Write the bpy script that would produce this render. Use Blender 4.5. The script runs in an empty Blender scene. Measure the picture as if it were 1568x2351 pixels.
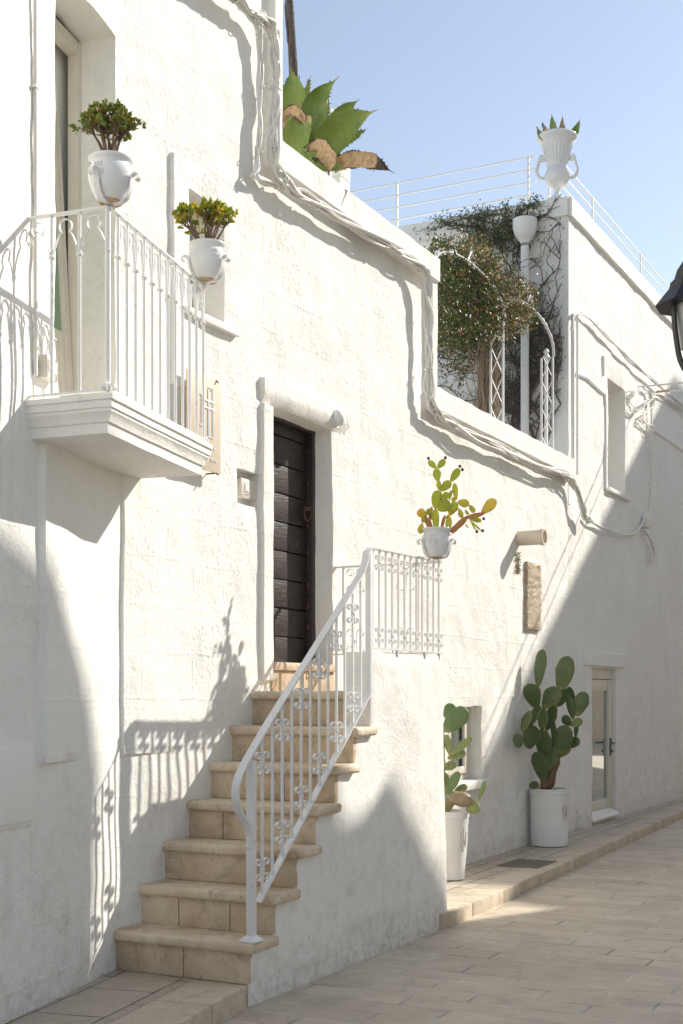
import bpy, bmesh, math, random
from mathutils import Vector, Matrix, noise
R = math.radians
random.seed(7)
sc = bpy.context.scene
COL = sc.collection
Z = Vector((0, 0, 1))
F, HY, CX, EYE = 3000.0, 1595.0, 784.0, 1.65

# ---------------------------------------------------------------- plan of the street
U = Vector((.4580, .8890, 0)).normalized()          # along the main facade, away from the viewer
N = Vector((U.y, -U.x, 0))                          # out of the facade, towards the street
B0 = Vector((-1.275, 7.273, 0))
SC = 0.067                                          # where the facade bends
A = Vector((.2505, .968, 0)).normalized()
NA = Vector((A.y, -A.x, 0))
C0 = B0 + U * SC
def W(s, n, z):
    if s >= SC: p = B0 + U * s + N * n
    else: p = C0 + A * (s - SC) + NA * n
    return Vector((p.x, p.y, z))
def WB(s, n, z):
    p = B0 + U * s + N * n
    return Vector((p.x, p.y, z))
def at(x, y, off=0.0, wall='B'):
    r = (x - CX) / F
    if wall == 'B':
        o = B0 + N * off; d = U
    else:
        o = C0 - A * SC + NA * off; d = A
    s = (o.x - r * o.y) / (r * d.y - d.x)
    Y = o.y + d.y * s
    return s, EYE + (HY - y) * Y / F
def dp(x, y, Y):
    return Vector(((x - CX) / F * Y, Y, EYE + (HY - y) / F * Y))
def gp(x, y, z=0.0):
    Y = F * (EYE - z) / (y - HY)
    return Vector(((x - CX) / F * Y, Y, z))

# ---------------------------------------------------------------- objects
def tag(o, label=None, cat=None, group=None, kind=None):
    if label: o['label'] = label
    if cat: o['category'] = cat
    if group: o['group'] = group
    if kind: o['kind'] = kind
    return o
def thing(name, loc, label, cat, group=None):
    o = bpy.data.objects.new(name, None); COL.objects.link(o); o.location = loc
    o.empty_display_size = .1
    return tag(o, label, cat, group)
class MB:
    def __init__(s): s.v = []; s.f = []; s.uv = []; s.at = []; s.hasat = False
    def add(s, vs, fs, uvs=None, val=0.0):
        b = len(s.v)
        s.v += [Vector(v) for v in vs]; s.at += [val] * len(vs)
        for i, f in enumerate(fs):
            s.f.append([b + k for k in f]); s.uv.append(uvs[i] if uvs else None)
        return b
    def build(s, name, mat, parent=None, smooth=True, angle=40):
        me = bpy.data.meshes.new(name); me.from_pydata(s.v, [], s.f); me.update()
        if any(s.uv):
            l = me.uv_layers.new(name='uv'); k = 0
            for p, u in zip(me.polygons, s.uv):
                for j in range(len(p.vertices)):
                    if u: l.data[k].uv = u[j]
                    k += 1
        if s.hasat:
            a = me.attributes.new('val', 'FLOAT', 'POINT'); a.data.foreach_set('value', s.at)
        for m in (mat if isinstance(mat, (list, tuple)) else [mat]): me.materials.append(m)
        if smooth:
            me.polygons.foreach_set('use_smooth', [True] * len(me.polygons))
            me.set_sharp_from_angle(angle=R(angle))
        o = bpy.data.objects.new(name, me); COL.objects.link(o)
        if parent:
            o.parent = parent
            o.matrix_parent_inverse = Matrix.Translation(-world_loc(parent))
        return o
def world_loc(o):
    p = Vector(o.location)
    while o.parent:
        p = p + o.matrix_parent_inverse.translation
        o = o.parent; p = p + Vector(o.location)
    return p
def copy_obj(o, parent, delta):
    c = o.copy(); COL.objects.link(c)
    if parent: c.parent = parent; c.matrix_parent_inverse = Matrix.Translation(-world_loc(parent))
    c.location = Vector(o.location) + delta
    return c

def box(mb, c, ax, ay, az, sx, sy, sz, bev=0.0, uv=False):
    """box centred at c, half extents along three axes, optional chamfer"""
    c = Vector(c)
    if bev <= 0:
        vs = [c + ax * (i * sx) + ay * (j * sy) + az * (k * sz) for i in (-1, 1) for j in (-1, 1) for k in (-1, 1)]
        fs = [(0, 1, 3, 2), (4, 6, 7, 5), (0, 4, 5, 1), (2, 3, 7, 6), (0, 2, 6, 4), (1, 5, 7, 3)]
        mb.add(vs, fs); return
    b = min(bev, sx * .9, sy * .9, sz * .9)
    bm = bmesh.new()
    bmesh.ops.create_cube(bm, size=2)
    for v in bm.verts: v.co = Vector((v.co.x * sx, v.co.y * sy, v.co.z * sz))
    bmesh.ops.bevel(bm, geom=list(bm.edges), offset=b, segments=2, affect='EDGES', profile=.6)
    bm.verts.index_update()
    vs = [c + ax * v.co.x + ay * v.co.y + az * v.co.z for v in bm.verts]
    mb.add(vs, [[v.index for v in f.verts] for f in bm.faces]); bm.free()
def bar(mb, p0, p1, w, t, wdir):
    p0 = Vector(p0); p1 = Vector(p1); d = (p1 - p0); L = d.length; d.normalize()
    wd = (wdir - d * wdir.dot(d)).normalized(); td = d.cross(wd)
    box(mb, (p0 + p1) / 2, d, wd, td, L / 2, w / 2, t / 2)
def tube(mb, pts, rad, seg=8, caps=True, val=0.0):
    pts = [Vector(p) for p in pts]; n = len(pts)
    if not hasattr(rad, '__len__'): rad = [rad] * n
    t = (pts[1] - pts[0]).normalized()
    x = t.orthogonal().normalized(); vs = []
    for i in range(n):
        if i == 0: tt = pts[1] - pts[0]
        elif i == n - 1: tt = pts[-1] - pts[-2]
        else: tt = pts[i + 1] - pts[i - 1]
        if tt.length < 1e-9: tt = t
        tt = tt.normalized(); x = (x - tt * x.dot(tt))
        x = x.normalized() if x.length > 1e-6 else tt.orthogonal().normalized()
        y = tt.cross(x)
        for k in range(seg):
            a = 2 * math.pi * k / seg
            vs.append(pts[i] + (x * math.cos(a) + y * math.sin(a)) * rad[i])
    fs = [(i * seg + k, i * seg + (k + 1) % seg, (i + 1) * seg + (k + 1) % seg, (i + 1) * seg + k) for i in range(n - 1) for k in range(seg)]
    if caps: fs += [tuple(range(seg - 1, -1, -1)), tuple(range((n - 1) * seg, n * seg))]
    mb.add(vs, fs, val=val)
def strip(mb, pts, wdir, w, t):
    """flat iron bar following a planar curve; wdir = axis of its width"""
    pts = [Vector(p) for p in pts]; n = len(pts); vs = []
    for i in range(n):
        tt = (pts[min(i + 1, n - 1)] - pts[max(i - 1, 0)]).normalized()
        nn = tt.cross(wdir).normalized()
        for a, b in ((-1, -1), (1, -1), (1, 1), (-1, 1)):
            vs.append(pts[i] + wdir * (a * w / 2) + nn * (b * t / 2))
    fs = [(i * 4 + k, i * 4 + (k + 1) % 4, i * 4 + 4 + (k + 1) % 4, i * 4 + 4 + k) for i in range(n - 1) for k in range(4)]
    fs += [(3, 2, 1, 0), tuple(range((n - 1) * 4, n * 4))]
    mb.add(vs, fs)
def lathe(mb, c, prof, seg=40, sx=1, sy=1, val=0.0):
    c = Vector(c); vs = []; fs = []
    for (r, z) in prof:
        for k in range(seg):
            a = 2 * math.pi * k / seg
            vs.append(c + Vector((r * math.cos(a) * sx, r * math.sin(a) * sy, z)))
    for i in range(len(prof) - 1):
        for k in range(seg):
            fs.append((i * seg + k, i * seg + (k + 1) % seg, (i + 1) * seg + (k + 1) % seg, (i + 1) * seg + k))
    fs.append(tuple(range(seg - 1, -1, -1))); fs.append(tuple(range((len(prof) - 1) * seg, len(prof) * seg)))
    mb.add(vs, fs, val=val)
def prism(mb, poly, d, uv=None):
    """poly: list of points, extruded by vector d"""
    n = len(poly); vs = [Vector(p) for p in poly] + [Vector(p) + d for p in poly]
    fs = [tuple(range(n)), tuple(range(2 * n - 1, n - 1, -1))] + [(i, n + i, n + (i + 1) % n, (i + 1) % n) for i in range(n)]
    mb.add(vs, fs)
def smooth_path(pts, k=6):
    pts = [Vector(p) for p in pts]; out = []
    P = [pts[0] * 2 - pts[1]] + pts + [pts[-1] * 2 - pts[-2]]
    for i in range(1, len(P) - 2):
        for j in range(k):
            t = j / k
            a, b, c, d = P[i - 1], P[i], P[i + 1], P[i + 2]
            out.append(.5 * ((2 * b) + (c - a) * t + (2 * a - 5 * b + 4 * c - d) * t * t + (3 * b - a - 3 * c + d) * t ** 3))
    out.append(pts[-1]); return out
def nz(s, z, sc_, seed=0.0): return noise.noise(Vector((s * sc_ + seed, z * sc_, seed * 1.7)))

# ---------------------------------------------------------------- materials
class G:
    def __init__(s, name):
        s.m = bpy.data.materials.new(name); s.m.use_nodes = True; s.nt = s.m.node_tree
        s.nt.nodes.clear(); s.out = s.nt.nodes.new('ShaderNodeOutputMaterial')
    def n(s, typ, ins=None, **props):
        nd = s.nt.nodes.new('ShaderNode' + typ)
        for k, v in props.items(): setattr(nd, k, v)
        for k, v in (ins or {}).items():
            if isinstance(v, bpy.types.NodeSocket): s.nt.links.new(v, nd.inputs[k])
            else:
                if isinstance(v, tuple) and len(v) == 3 and nd.inputs[k].type == 'RGBA': v = (*v, 1)
                nd.inputs[k].default_value = v
        return nd
    def uv(s): return s.n('TexCoord').outputs['UV']
    def obj(s): return s.n('TexCoord').outputs['Object']
    def pos(s): return s.n('NewGeometry').outputs['Position']
    def map(s, v, sc_=(1, 1, 1), rot=(0, 0, 0)):
        return s.n('Mapping', {'Vector': v, 'Scale': sc_, 'Rotation': rot}).outputs[0]
    def noise(s, v, sc_, det=4, rough=.5, dist=0):
        return s.n('TexNoise', {'Vector': v, 'Scale': sc_, 'Detail': det, 'Roughness': rough, 'Distortion': dist}).outputs['Fac']
    def ramp(s, f, a, b, c0=0.0, c1=1.0):
        return s.n('MapRange', {'Value': f, 'From Min': a, 'From Max': b, 'To Min': c0, 'To Max': c1}).outputs[0]
    def math(s, op, a, b=0.0):
        return s.n('Math', {0: a, 1: b}, operation=op).outputs[0]
    def mix(s, f, a, b, mode='MIX'):
        nd = s.nt.nodes.new('ShaderNodeMix'); nd.data_type = 'RGBA'; nd.blend_type = mode
        for k, v in ((0, f), (6, a), (7, b)):
            if isinstance(v, bpy.types.NodeSocket): s.nt.links.new(v, nd.inputs[k])
            else: nd.inputs[k].default_value = (*v, 1) if isinstance(v, tuple) else v
        return nd.outputs[2]
    def bump(s, h, dist=.01, st=1.0, nrm=None):
        ins = {'Height': h, 'Distance': dist, 'Strength': st}
        if nrm: ins['Normal'] = nrm
        return s.n('Bump', ins).outputs[0]
    def bsdf(s, col, rough=.8, nrm=None, **kw):
        ins = {'Base Color': col, 'Roughness': rough}
        if nrm: ins['Normal'] = nrm
        for k, v in kw.items(): ins[k.replace('_', ' ')] = v
        b = s.n('BsdfPrincipled', ins); s.nt.links.new(b.outputs[0], s.out.inputs[0]); return s.m
    def end(s, sh): s.nt.links.new(sh, s.out.inputs[0]); return s.m

def mat_plaster(name, tint=(.88, .862, .815), amp=1.0, brick=True, dirt=True):
    g = G(name); uv = g.uv(); p = g.pos()
    wob = g.n('TexNoise', {'Vector': uv, 'Scale': 2.2, 'Detail': 3}).outputs['Color']
    duv = g.n('MixRGB', {0: .045, 1: uv, 2: wob}, blend_type='ADD').outputs[0]
    lump = g.noise(uv, 4.3, 5, .52)
    strk = g.noise(g.map(uv, (40, 19, 1), (0, 0, R(-16))), 1, 4, .62)
    patch = g.ramp(g.noise(uv, 1.15, 3, .6), .36, .62)
    pits = g.math('MULTIPLY', g.ramp(strk, .54, .66), patch)
    fine = g.noise(uv, 46, 3, .7)
    h = g.math('ADD', g.math('MULTIPLY', lump, 2.7), g.math('MULTIPLY', fine, g.math('ADD', g.math('MULTIPLY', patch, .85), .12)))
    h = g.math('SUBTRACT', h, g.math('MULTIPLY', pits, .46))
    if brick:
        br = g.n('TexBrick', {'Vector': duv, 'Scale': 1.0, 'Mortar Size': .016, 'Mortar Smooth': 1.0, 'Brick Width': .56, 'Row Height': .275, 'Bias': 0.0})
        brf = g.math('MULTIPLY', br.outputs['Fac'], g.ramp(g.noise(uv, 1.7, 2), .35, .6, .15, 1.0))
        h = g.math('SUBTRACT', h, g.math('MULTIPLY', brf, .26))
    nrm = g.bump(h, .0066 * amp, 1.0)
    col = g.mix(g.ramp(g.noise(uv, 1.4, 4), .3, .7), tuple(c * .955 for c in tint), tint)
    col = g.mix(g.math('MULTIPLY', pits, .10), col, (.50, .47, .41))
    drip = g.math('MULTIPLY', g.ramp(g.noise(g.map(uv, (11, .9, 1)), 1, 5, .65), .52, .74), g.ramp(g.noise(uv, .9, 3), .40, .60))
    col = g.mix(g.math('MULTIPLY', drip, .30), col, (.58, .53, .44))
    blot = g.ramp(g.noise(uv, 3.1, 6, .7, .8), .54, .70)
    col = g.mix(g.math('MULTIPLY', blot, .24), col, (.60, .57, .50))
    if dirt:
        zz = g.n('SeparateXYZ', {0: p}).outputs[2]
        low = g.ramp(zz, .05, 1.5, 1.0, 0.0)
        dn = g.ramp(g.noise(uv, 7, 6, .65), .5, .72)
        col = g.mix(g.math('MULTIPLY', g.math('MULTIPLY', low, dn), .45), col, (.44, .38, .29))
        foot = g.math('MULTIPLY', g.ramp(zz, .04, .30, 1.0, 0.0), g.ramp(g.noise(uv, 16, 5, .7), .38, .62))
        col = g.mix(g.math('MULTIPLY', foot, .42), col, (.27, .235, .18))
        spots = g.math('MULTIPLY', g.ramp(g.noise(uv, 24, 2, .5), .70, .76), low)
        col = g.mix(g.math('MULTIPLY', spots, .5), col, (.20, .16, .11))
    return g.bsdf(col, .9, nrm, Specular_IOR_Level=.2)

def mat_paint(name, col=(.80, .79, .77), rough=.38, bump=.0008, rust=0.0):
    g = G(name); p = g.pos()
    c = g.mix(g.ramp(g.noise(p, 6, 3), .35, .7), tuple(x * .94 for x in col), col)
    if rust > 0: c = g.mix(g.math('MULTIPLY', g.ramp(g.noise(p, 28, 5, .7), .60, .66), rust), c, (.42, .22, .10))
    return g.bsdf(c, rough, g.bump(g.noise(p, 90, 3), bump * 4, .5))

def mat_stone(name, c0, c1, dark=(.20, .15, .10), sc_=1.0, bump=.004, stain=.5):
    g = G(name); p = g.pos()
    c = g.mix(g.ramp(g.noise(p, 3.2 * sc_, 5, .6), .35, .65), c0, c1)
    c = g.mix(g.math('MULTIPLY', g.ramp(g.noise(p, 6.5 * sc_, 6, .7, .6), .51, .72), stain), c, dark)
    pore = g.ramp(g.noise(p, 60 * sc_, 3, .6), .62, .70)
    c = g.mix(g.math('MULTIPLY', pore, .45), c, tuple(x * .4 for x in c0))
    crk = g.n('TexVoronoi', {'Vector': g.n('MixRGB', {0: .12, 1: p, 2: g.n('TexNoise', {'Vector': p, 'Scale': 9.0, 'Detail': 4}).outputs['Color']}, blend_type='ADD').outputs[0], 'Scale': 4.5 * sc_}, feature='DISTANCE_TO_EDGE').outputs['Distance']
    ck = g.math('MULTIPLY', g.ramp(crk, .0, .010, 1, 0), g.ramp(g.noise(p, 2.7, 2), .60, .70))
    c = g.mix(g.math('MULTIPLY', ck, .6), c, tuple(x * .35 for x in c0))
    h = g.math('SUBTRACT', g.math('ADD', g.noise(p, 14 * sc_, 5, .65), g.math('MULTIPLY', g.noise(p, 55 * sc_, 3), .3)), g.math('ADD', g.math('MULTIPLY', ck, .8), g.math('MULTIPLY', pore, .3)))
    return g.bsdf(c, .62, g.bump(h, bump, 1.0), Specular_IOR_Level=.35)

def mat_paving(name, bw, rh, c0, c1, c2, joint, jcol, bump=.004, off=.5):
    g = G(name); uv = g.uv(); p = g.pos()
    wob = g.n('TexNoise', {'Vector': uv, 'Scale': 3.0, 'Detail': 3}).outputs['Color']
    duv = g.n('MixRGB', {0: .02, 1: uv, 2: wob}, blend_type='ADD').outputs[0]
    br = g.n('TexBrick', {'Vector': duv, 'Color1': (0, 0, 0), 'Color2': (1, 1, 1), 'Mortar': (.5, .5, .5), 'Scale': 1.0, 'Mortar Size': joint, 'Mortar Smooth': .35, 'Brick Width': bw, 'Row Height': rh, 'Bias': 0.0}, offset=off)
    tone = g.n('SeparateColor', {0: br.outputs['Color']}).outputs[0]
    c = g.mix(tone, c0, c1)
    c = g.mix(g.ramp(g.noise(p, 1.6, 5, .6), .35, .65, 0, .6), c, c2)
    c = g.mix(g.math('MULTIPLY', g.ramp(g.noise(p, 4.5, 7, .72, .8), .48, .72), .5), c, tuple(x * .5 for x in c0))
    c = g.mix(g.math('MULTIPLY', g.ramp(g.noise(p, .7, 4, .6), .45, .7), .35), c, tuple(x * .68 for x in c0))
    c = g.mix(g.math('MULTIPLY', g.ramp(g.noise(p, 130, 2, .5), .58, .66), .4), c, tuple(x * .5 for x in c0))
    jv = g.ramp(g.noise(uv, 2.3, 2), .35, .65)
    jc = g.mix(jv, jcol, tuple(x * .22 for x in jcol))
    c = g.mix(g.math('MULTIPLY', br.outputs['Fac'], g.ramp(g.noise(uv, 5, 2), .3, .6, .45, 1.0)), c, jc)
    sp = g.ramp(g.noise(p, 20, 2, .4), .73, .76)
    c = g.mix(g.math('MULTIPLY', sp, .6), c, (.06, .05, .045))
    h = g.math('SUBTRACT', g.math('ADD', g.noise(g.map(uv, (1, 5, 1)), 9, 5, .7), g.math('MULTIPLY', g.noise(p, 90, 3), .35)), g.math('MULTIPLY', br.outputs['Fac'], .9))
    return g.bsdf(c, g.ramp(g.noise(p, 2.5, 4), .3, .7, .38, .7), g.bump(h, bump * 1.5, 1.0), Specular_IOR_Level=.4)

def mat_leaf(name, stops, trans=.35, rough=.45, island=True, vary=.25):
    g = G(name); p = g.pos()
    if island: f = g.n('NewGeometry').outputs['Random Per Island']
    else: f = g.noise(p, 5, 3)
    r = g.n('ValToRGB', {0: f}); cr = r.color_ramp
    while len(cr.elements) < len(stops): cr.elements.new(.5)
    for e, (q, c) in zip(cr.elements, stops): e.position = q; e.color = (*c, 1)
    col = g.mix(g.math('MULTIPLY', g.noise(p, 35, 3), vary), r.outputs[0], (.03, .04, .01))
    b = g.n('BsdfPrincipled', {'Base Color': col, 'Roughness': rough})
    t = g.n('BsdfTranslucent', {'Color': col})
    return g.end(g.n('MixShader', {0: trans, 1: b.outputs[0], 2: t.outputs[0]}).outputs[0])

def mat_pad(name, green, edge, brown, tr=.12):
    """cactus pad: attribute val 0 green .. 1 corky brown, .5 yellowish"""
    g = G(name); p = g.pos()
    v = g.n('Attribute', attribute_name='val').outputs['Fac']
    vv = g.math('ADD', v, g.ramp(g.noise(p, 14, 4, .6), .3, .7, -.13, .13))
    c = g.mix(g.ramp(vv, .1, .5), green, edge)
    c = g.mix(g.ramp(vv, .55, .85), c, brown)
    dots = g.n('TexVoronoi', {'Vector': p, 'Scale': 30.0}).outputs['Distance']
    dm = g.ramp(dots, .12, .20, 1, 0)
    c = g.mix(g.math('MULTIPLY', dm, .55), c, (.10, .08, .04))
    c = g.mix(g.math('MULTIPLY', g.ramp(g.noise(p, 40, 4), .62, .7), .3), c, (.30, .26, .15))
    nrm = g.bump(g.math('ADD', g.math('MULTIPLY', dm, .6), g.noise(p, 60, 3)), .004, .8)
    b = g.n('BsdfPrincipled', {'Base Color': c, 'Roughness': .5, 'Normal': nrm})
    t = g.n('BsdfTranslucent', {'Color': c})
    return g.end(g.n('MixShader', {0: tr, 1: b.outputs[0], 2: t.outputs[0]}).outputs[0])

M = {}
M['plaster'] = mat_plaster('whitewash')
M['plaster_plain'] = mat_plaster('whitewash_plain', brick=False, amp=.8, dirt=False)
M['plaster_stair'] = mat_plaster('whitewash_stair', brick=False, amp=.75)
M['plaster_cream'] = mat_plaster('whitewash_cream', tint=(.85, .815, .745), brick=False, amp=.3, dirt=False)
M['iron'] = mat_paint('white_iron', (.82, .81, .80), .35, rust=.25)
M['iron_plain'] = mat_paint('white_iron_plain', (.82, .82, .80), .4)
M['glaze'] = mat_paint('white_glaze', (.80, .80, .80), .12, .0002)
M['wood_white'] = mat_paint('cream_joinery', (.74, .69, .59), .4)
M['cable'] = mat_paint('painted_cable', (.78, .76, .71), .5, rust=.18)
M['step'] = mat_stone('limestone_step', (.57, .45, .32), (.75, .63, .47), dark=(.19, .145, .10), stain=.55, bump=.007)
M['riser'] = mat_stone('limestone_riser', (.53, .405, .275), (.72, .585, .43), dark=(.20, .15, .10), stain=.58, bump=.005)
M['kerb'] = mat_stone('limestone_kerb', (.54, .45, .34), (.64, .55, .43), stain=.45, bump=.006)
M['rough_stone'] = mat_stone('rough_stone', (.50, .38, .25), (.62, .52, .40), sc_=2.2, bump=.02, stain=.8)
M['clay'] = mat_stone('clay', (.68, .56, .43), (.76, .67, .54), stain=.2, bump=.002)
M['terracotta'] = mat_stone('terracotta', (.45, .30, .16), (.55, .38, .2), stain=.2, bump=.002)
M['street'] = mat_paving('street_paving', .62, .225, (.54, .455, .35), (.70, .60, .465), (.62, .53, .41), .0075, (.88, .82, .70))
M['pave'] = mat_paving('pavement_paving', .30, .16, (.50, .42, .33), (.62, .53, .42), (.55, .47, .37), .007, (.16, .13, .10))
M['slab'] = mat_paving('platform_paving', .55, .38, (.48, .40, .31), (.58, .49, .39), (.52, .44, .34), .006, (.14, .11, .08), bump=.006)
M['soil'] = mat_stone('soil', (.10, .07, .05), (.16, .12, .08))
g = G('dark_boards'); p = g.pos(); zz = g.n('SeparateXYZ', {0: p})
gr = g.noise(g.map(p, (2.5, 2.5, 26)), 3, 5, .6)
c = g.mix(g.ramp(gr, .3, .7), (.020, .014, .014), (.048, .034, .034))
scr = g.ramp(g.noise(g.map(p, (5, 5, 70)), 2.2, 4, .7), .66, .70)
c = g.mix(g.math('MULTIPLY', scr, .55), c, (.55, .50, .47))
M['dark_wood'] = g.bsdf(c, .42, g.bump(gr, .004, .8))
M['black_iron'] = mat_paint('black_iron', (.018, .018, .018), .45)
M['rust_iron'] = mat_paint('rust_iron', (.10, .055, .035), .7)
M['handle'] = mat_paint('grey_handle', (.10, .11, .12), .35)
g = G('dead_stalk'); p = g.pos(); M['stalk'] = g.bsdf(g.mix(g.noise(g.map(p, (30, 30, 3)), 2, 4), (.05, .04, .035), (.15, .12, .10)), .85, g.bump(g.noise(p, 40, 4), .01))
g = G('door_glass'); p = g.pos()
b = g.n('BsdfPrincipled', {'Base Color': (.05, .09, .08), 'Roughness': .04, 'IOR': 1.6}); gl = g.n('BsdfGlossy', {'Color': (.9, .95, .92), 'Roughness': .03})
M['glass'] = g.end(g.n('MixShader', {0: .45, 1: b.outputs[0], 2: gl.outputs[0]}).outputs[0])
g = G('green_glass'); p = g.pos(); M['green'] = g.bsdf(g.mix(g.noise(g.map(p, (60, 60, 1)), 1, 2), (.16, .26, .16), (.30, .40, .27)), .3)
g = G('sign_metal'); p = g.pos(); M['sign'] = g.bsdf(g.mix(g.noise(p, 12, 3), (.58, .48, .36), (.64, .54, .42)), .5)
def plain(name, c, r=.5):
    g = G(name); p = g.pos(); return g.bsdf(g.mix(g.noise(p, 20, 3), tuple(x * .88 for x in c), c), r)
M['white'] = plain('white_lettering', (.85, .85, .84)); M['grey'] = plain('grey_grille', (.42, .45, .44)); M['blue'] = plain('blue_emblem', (.04, .10, .42))
M['red'] = plain('red_emblem', (.35, .07, .05)); M['mark'] = plain('incised_mark', (.42, .33, .24)); M['ink'] = plain('ink_lines', (.25, .23, .25)); M['paper'] = plain('paper', (.76, .74, .69))
M['grate'] = plain('drain_iron', (.22, .20, .17), .6); M['lampglass'] = plain('milky_glass', (.5, .5, .48), .2); M['recess'] = plain('dark_interior', (.05, .05, .045), .9)  # recess: near-black colour standing for the shade inside openings
M['jade'] = mat_leaf('jade_leaf', [(0, (.20, .29, .05)), (.55, (.36, .45, .09)), (.85, (.46, .46, .10)), (1, (.50, .24, .09))], .45)
M['jade_gold'] = mat_leaf('jade_gold_leaf', [(0, (.30, .44, .06)), (.5, (.50, .60, .08)), (.8, (.80, .68, .10)), (1, (.84, .42, .10))], .6, vary=.12)
M['jade_stem'] = plain('jade_stem', (.19, .13, .09), .8)
M['vine'] = mat_leaf('vine_leaf', [(0, (.03, .055, .012)), (.35, (.07, .12, .02)), (.66, (.12, .15, .03)), (.86, (.17, .10, .04)), (.95, (.30, .22, .05)), (1, (.35, .05, .035))], .25)
M['vine_gold'] = mat_leaf('vine_gold_leaf', [(0, (.10, .10, .03)), (.35, (.24, .20, .07)), (.6, (.50, .43, .30)), (.85, (.48, .36, .08)), (1, (.30, .12, .05))], .3)
M['ivy'] = mat_leaf('climber_leaf', [(0, (.045, .08, .02)), (.7, (.10, .16, .04)), (.93, (.22, .22, .05)), (1, (.30, .10, .05))], .3)
M['twig'] = plain('twig', (.13, .11, .09), .85); M['twig_pale'] = plain('dry_vine', (.36, .28, .21), .85)
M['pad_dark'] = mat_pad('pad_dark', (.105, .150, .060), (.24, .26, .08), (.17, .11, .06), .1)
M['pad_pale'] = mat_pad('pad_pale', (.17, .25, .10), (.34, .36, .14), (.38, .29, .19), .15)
M['pad_gold'] = mat_pad('pad_gold', (.54, .58, .10), (.72, .60, .14), (.56, .33, .14), .5)
M['fruit'] = plain('cactus_fruit', (.13, .025, .045), .45)
g = G('agave_leaf'); p = g.pos(); v = g.n('Attribute', attribute_name='val').outputs['Fac']
vv = g.math('ADD', v, g.ramp(g.noise(p, 9, 5, .65), .3, .7, -.28, .28))
c = g.mix(g.ramp(g.noise(p, 4, 4), .3, .7), (.13, .22, .035), (.32, .42, .09)); c = g.mix(g.ramp(g.noise(g.map(p, (20, 20, 6)), 2, 4), .5, .8, 0, .35), c, (.42, .46, .30))
dry = g.mix(g.ramp(g.noise(p, 26, 5, .7), .38, .66), (.64, .46, .26), (.36, .23, .12))
c = g.mix(g.ramp(g.noise(p, 16, 4), .5, .75, 0, .5), c, (.24, .30, .07)); c = g.mix(g.ramp(vv, .45, .56), c, dry); c = g.mix(g.ramp(vv, .95, 1.12), c, (.07, .045, .03))
nr = g.bump(g.noise(p, 30, 4), .006, .8)
b = g.n('BsdfPrincipled', {'Base Color': c, 'Roughness': .45, 'Normal': nr}); t = g.n('BsdfTranslucent', {'Color': c})
M['agave'] = g.end(g.n('MixShader', {0: .2, 1: b.outputs[0], 2: t.outputs[0]}).outputs[0])
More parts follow.
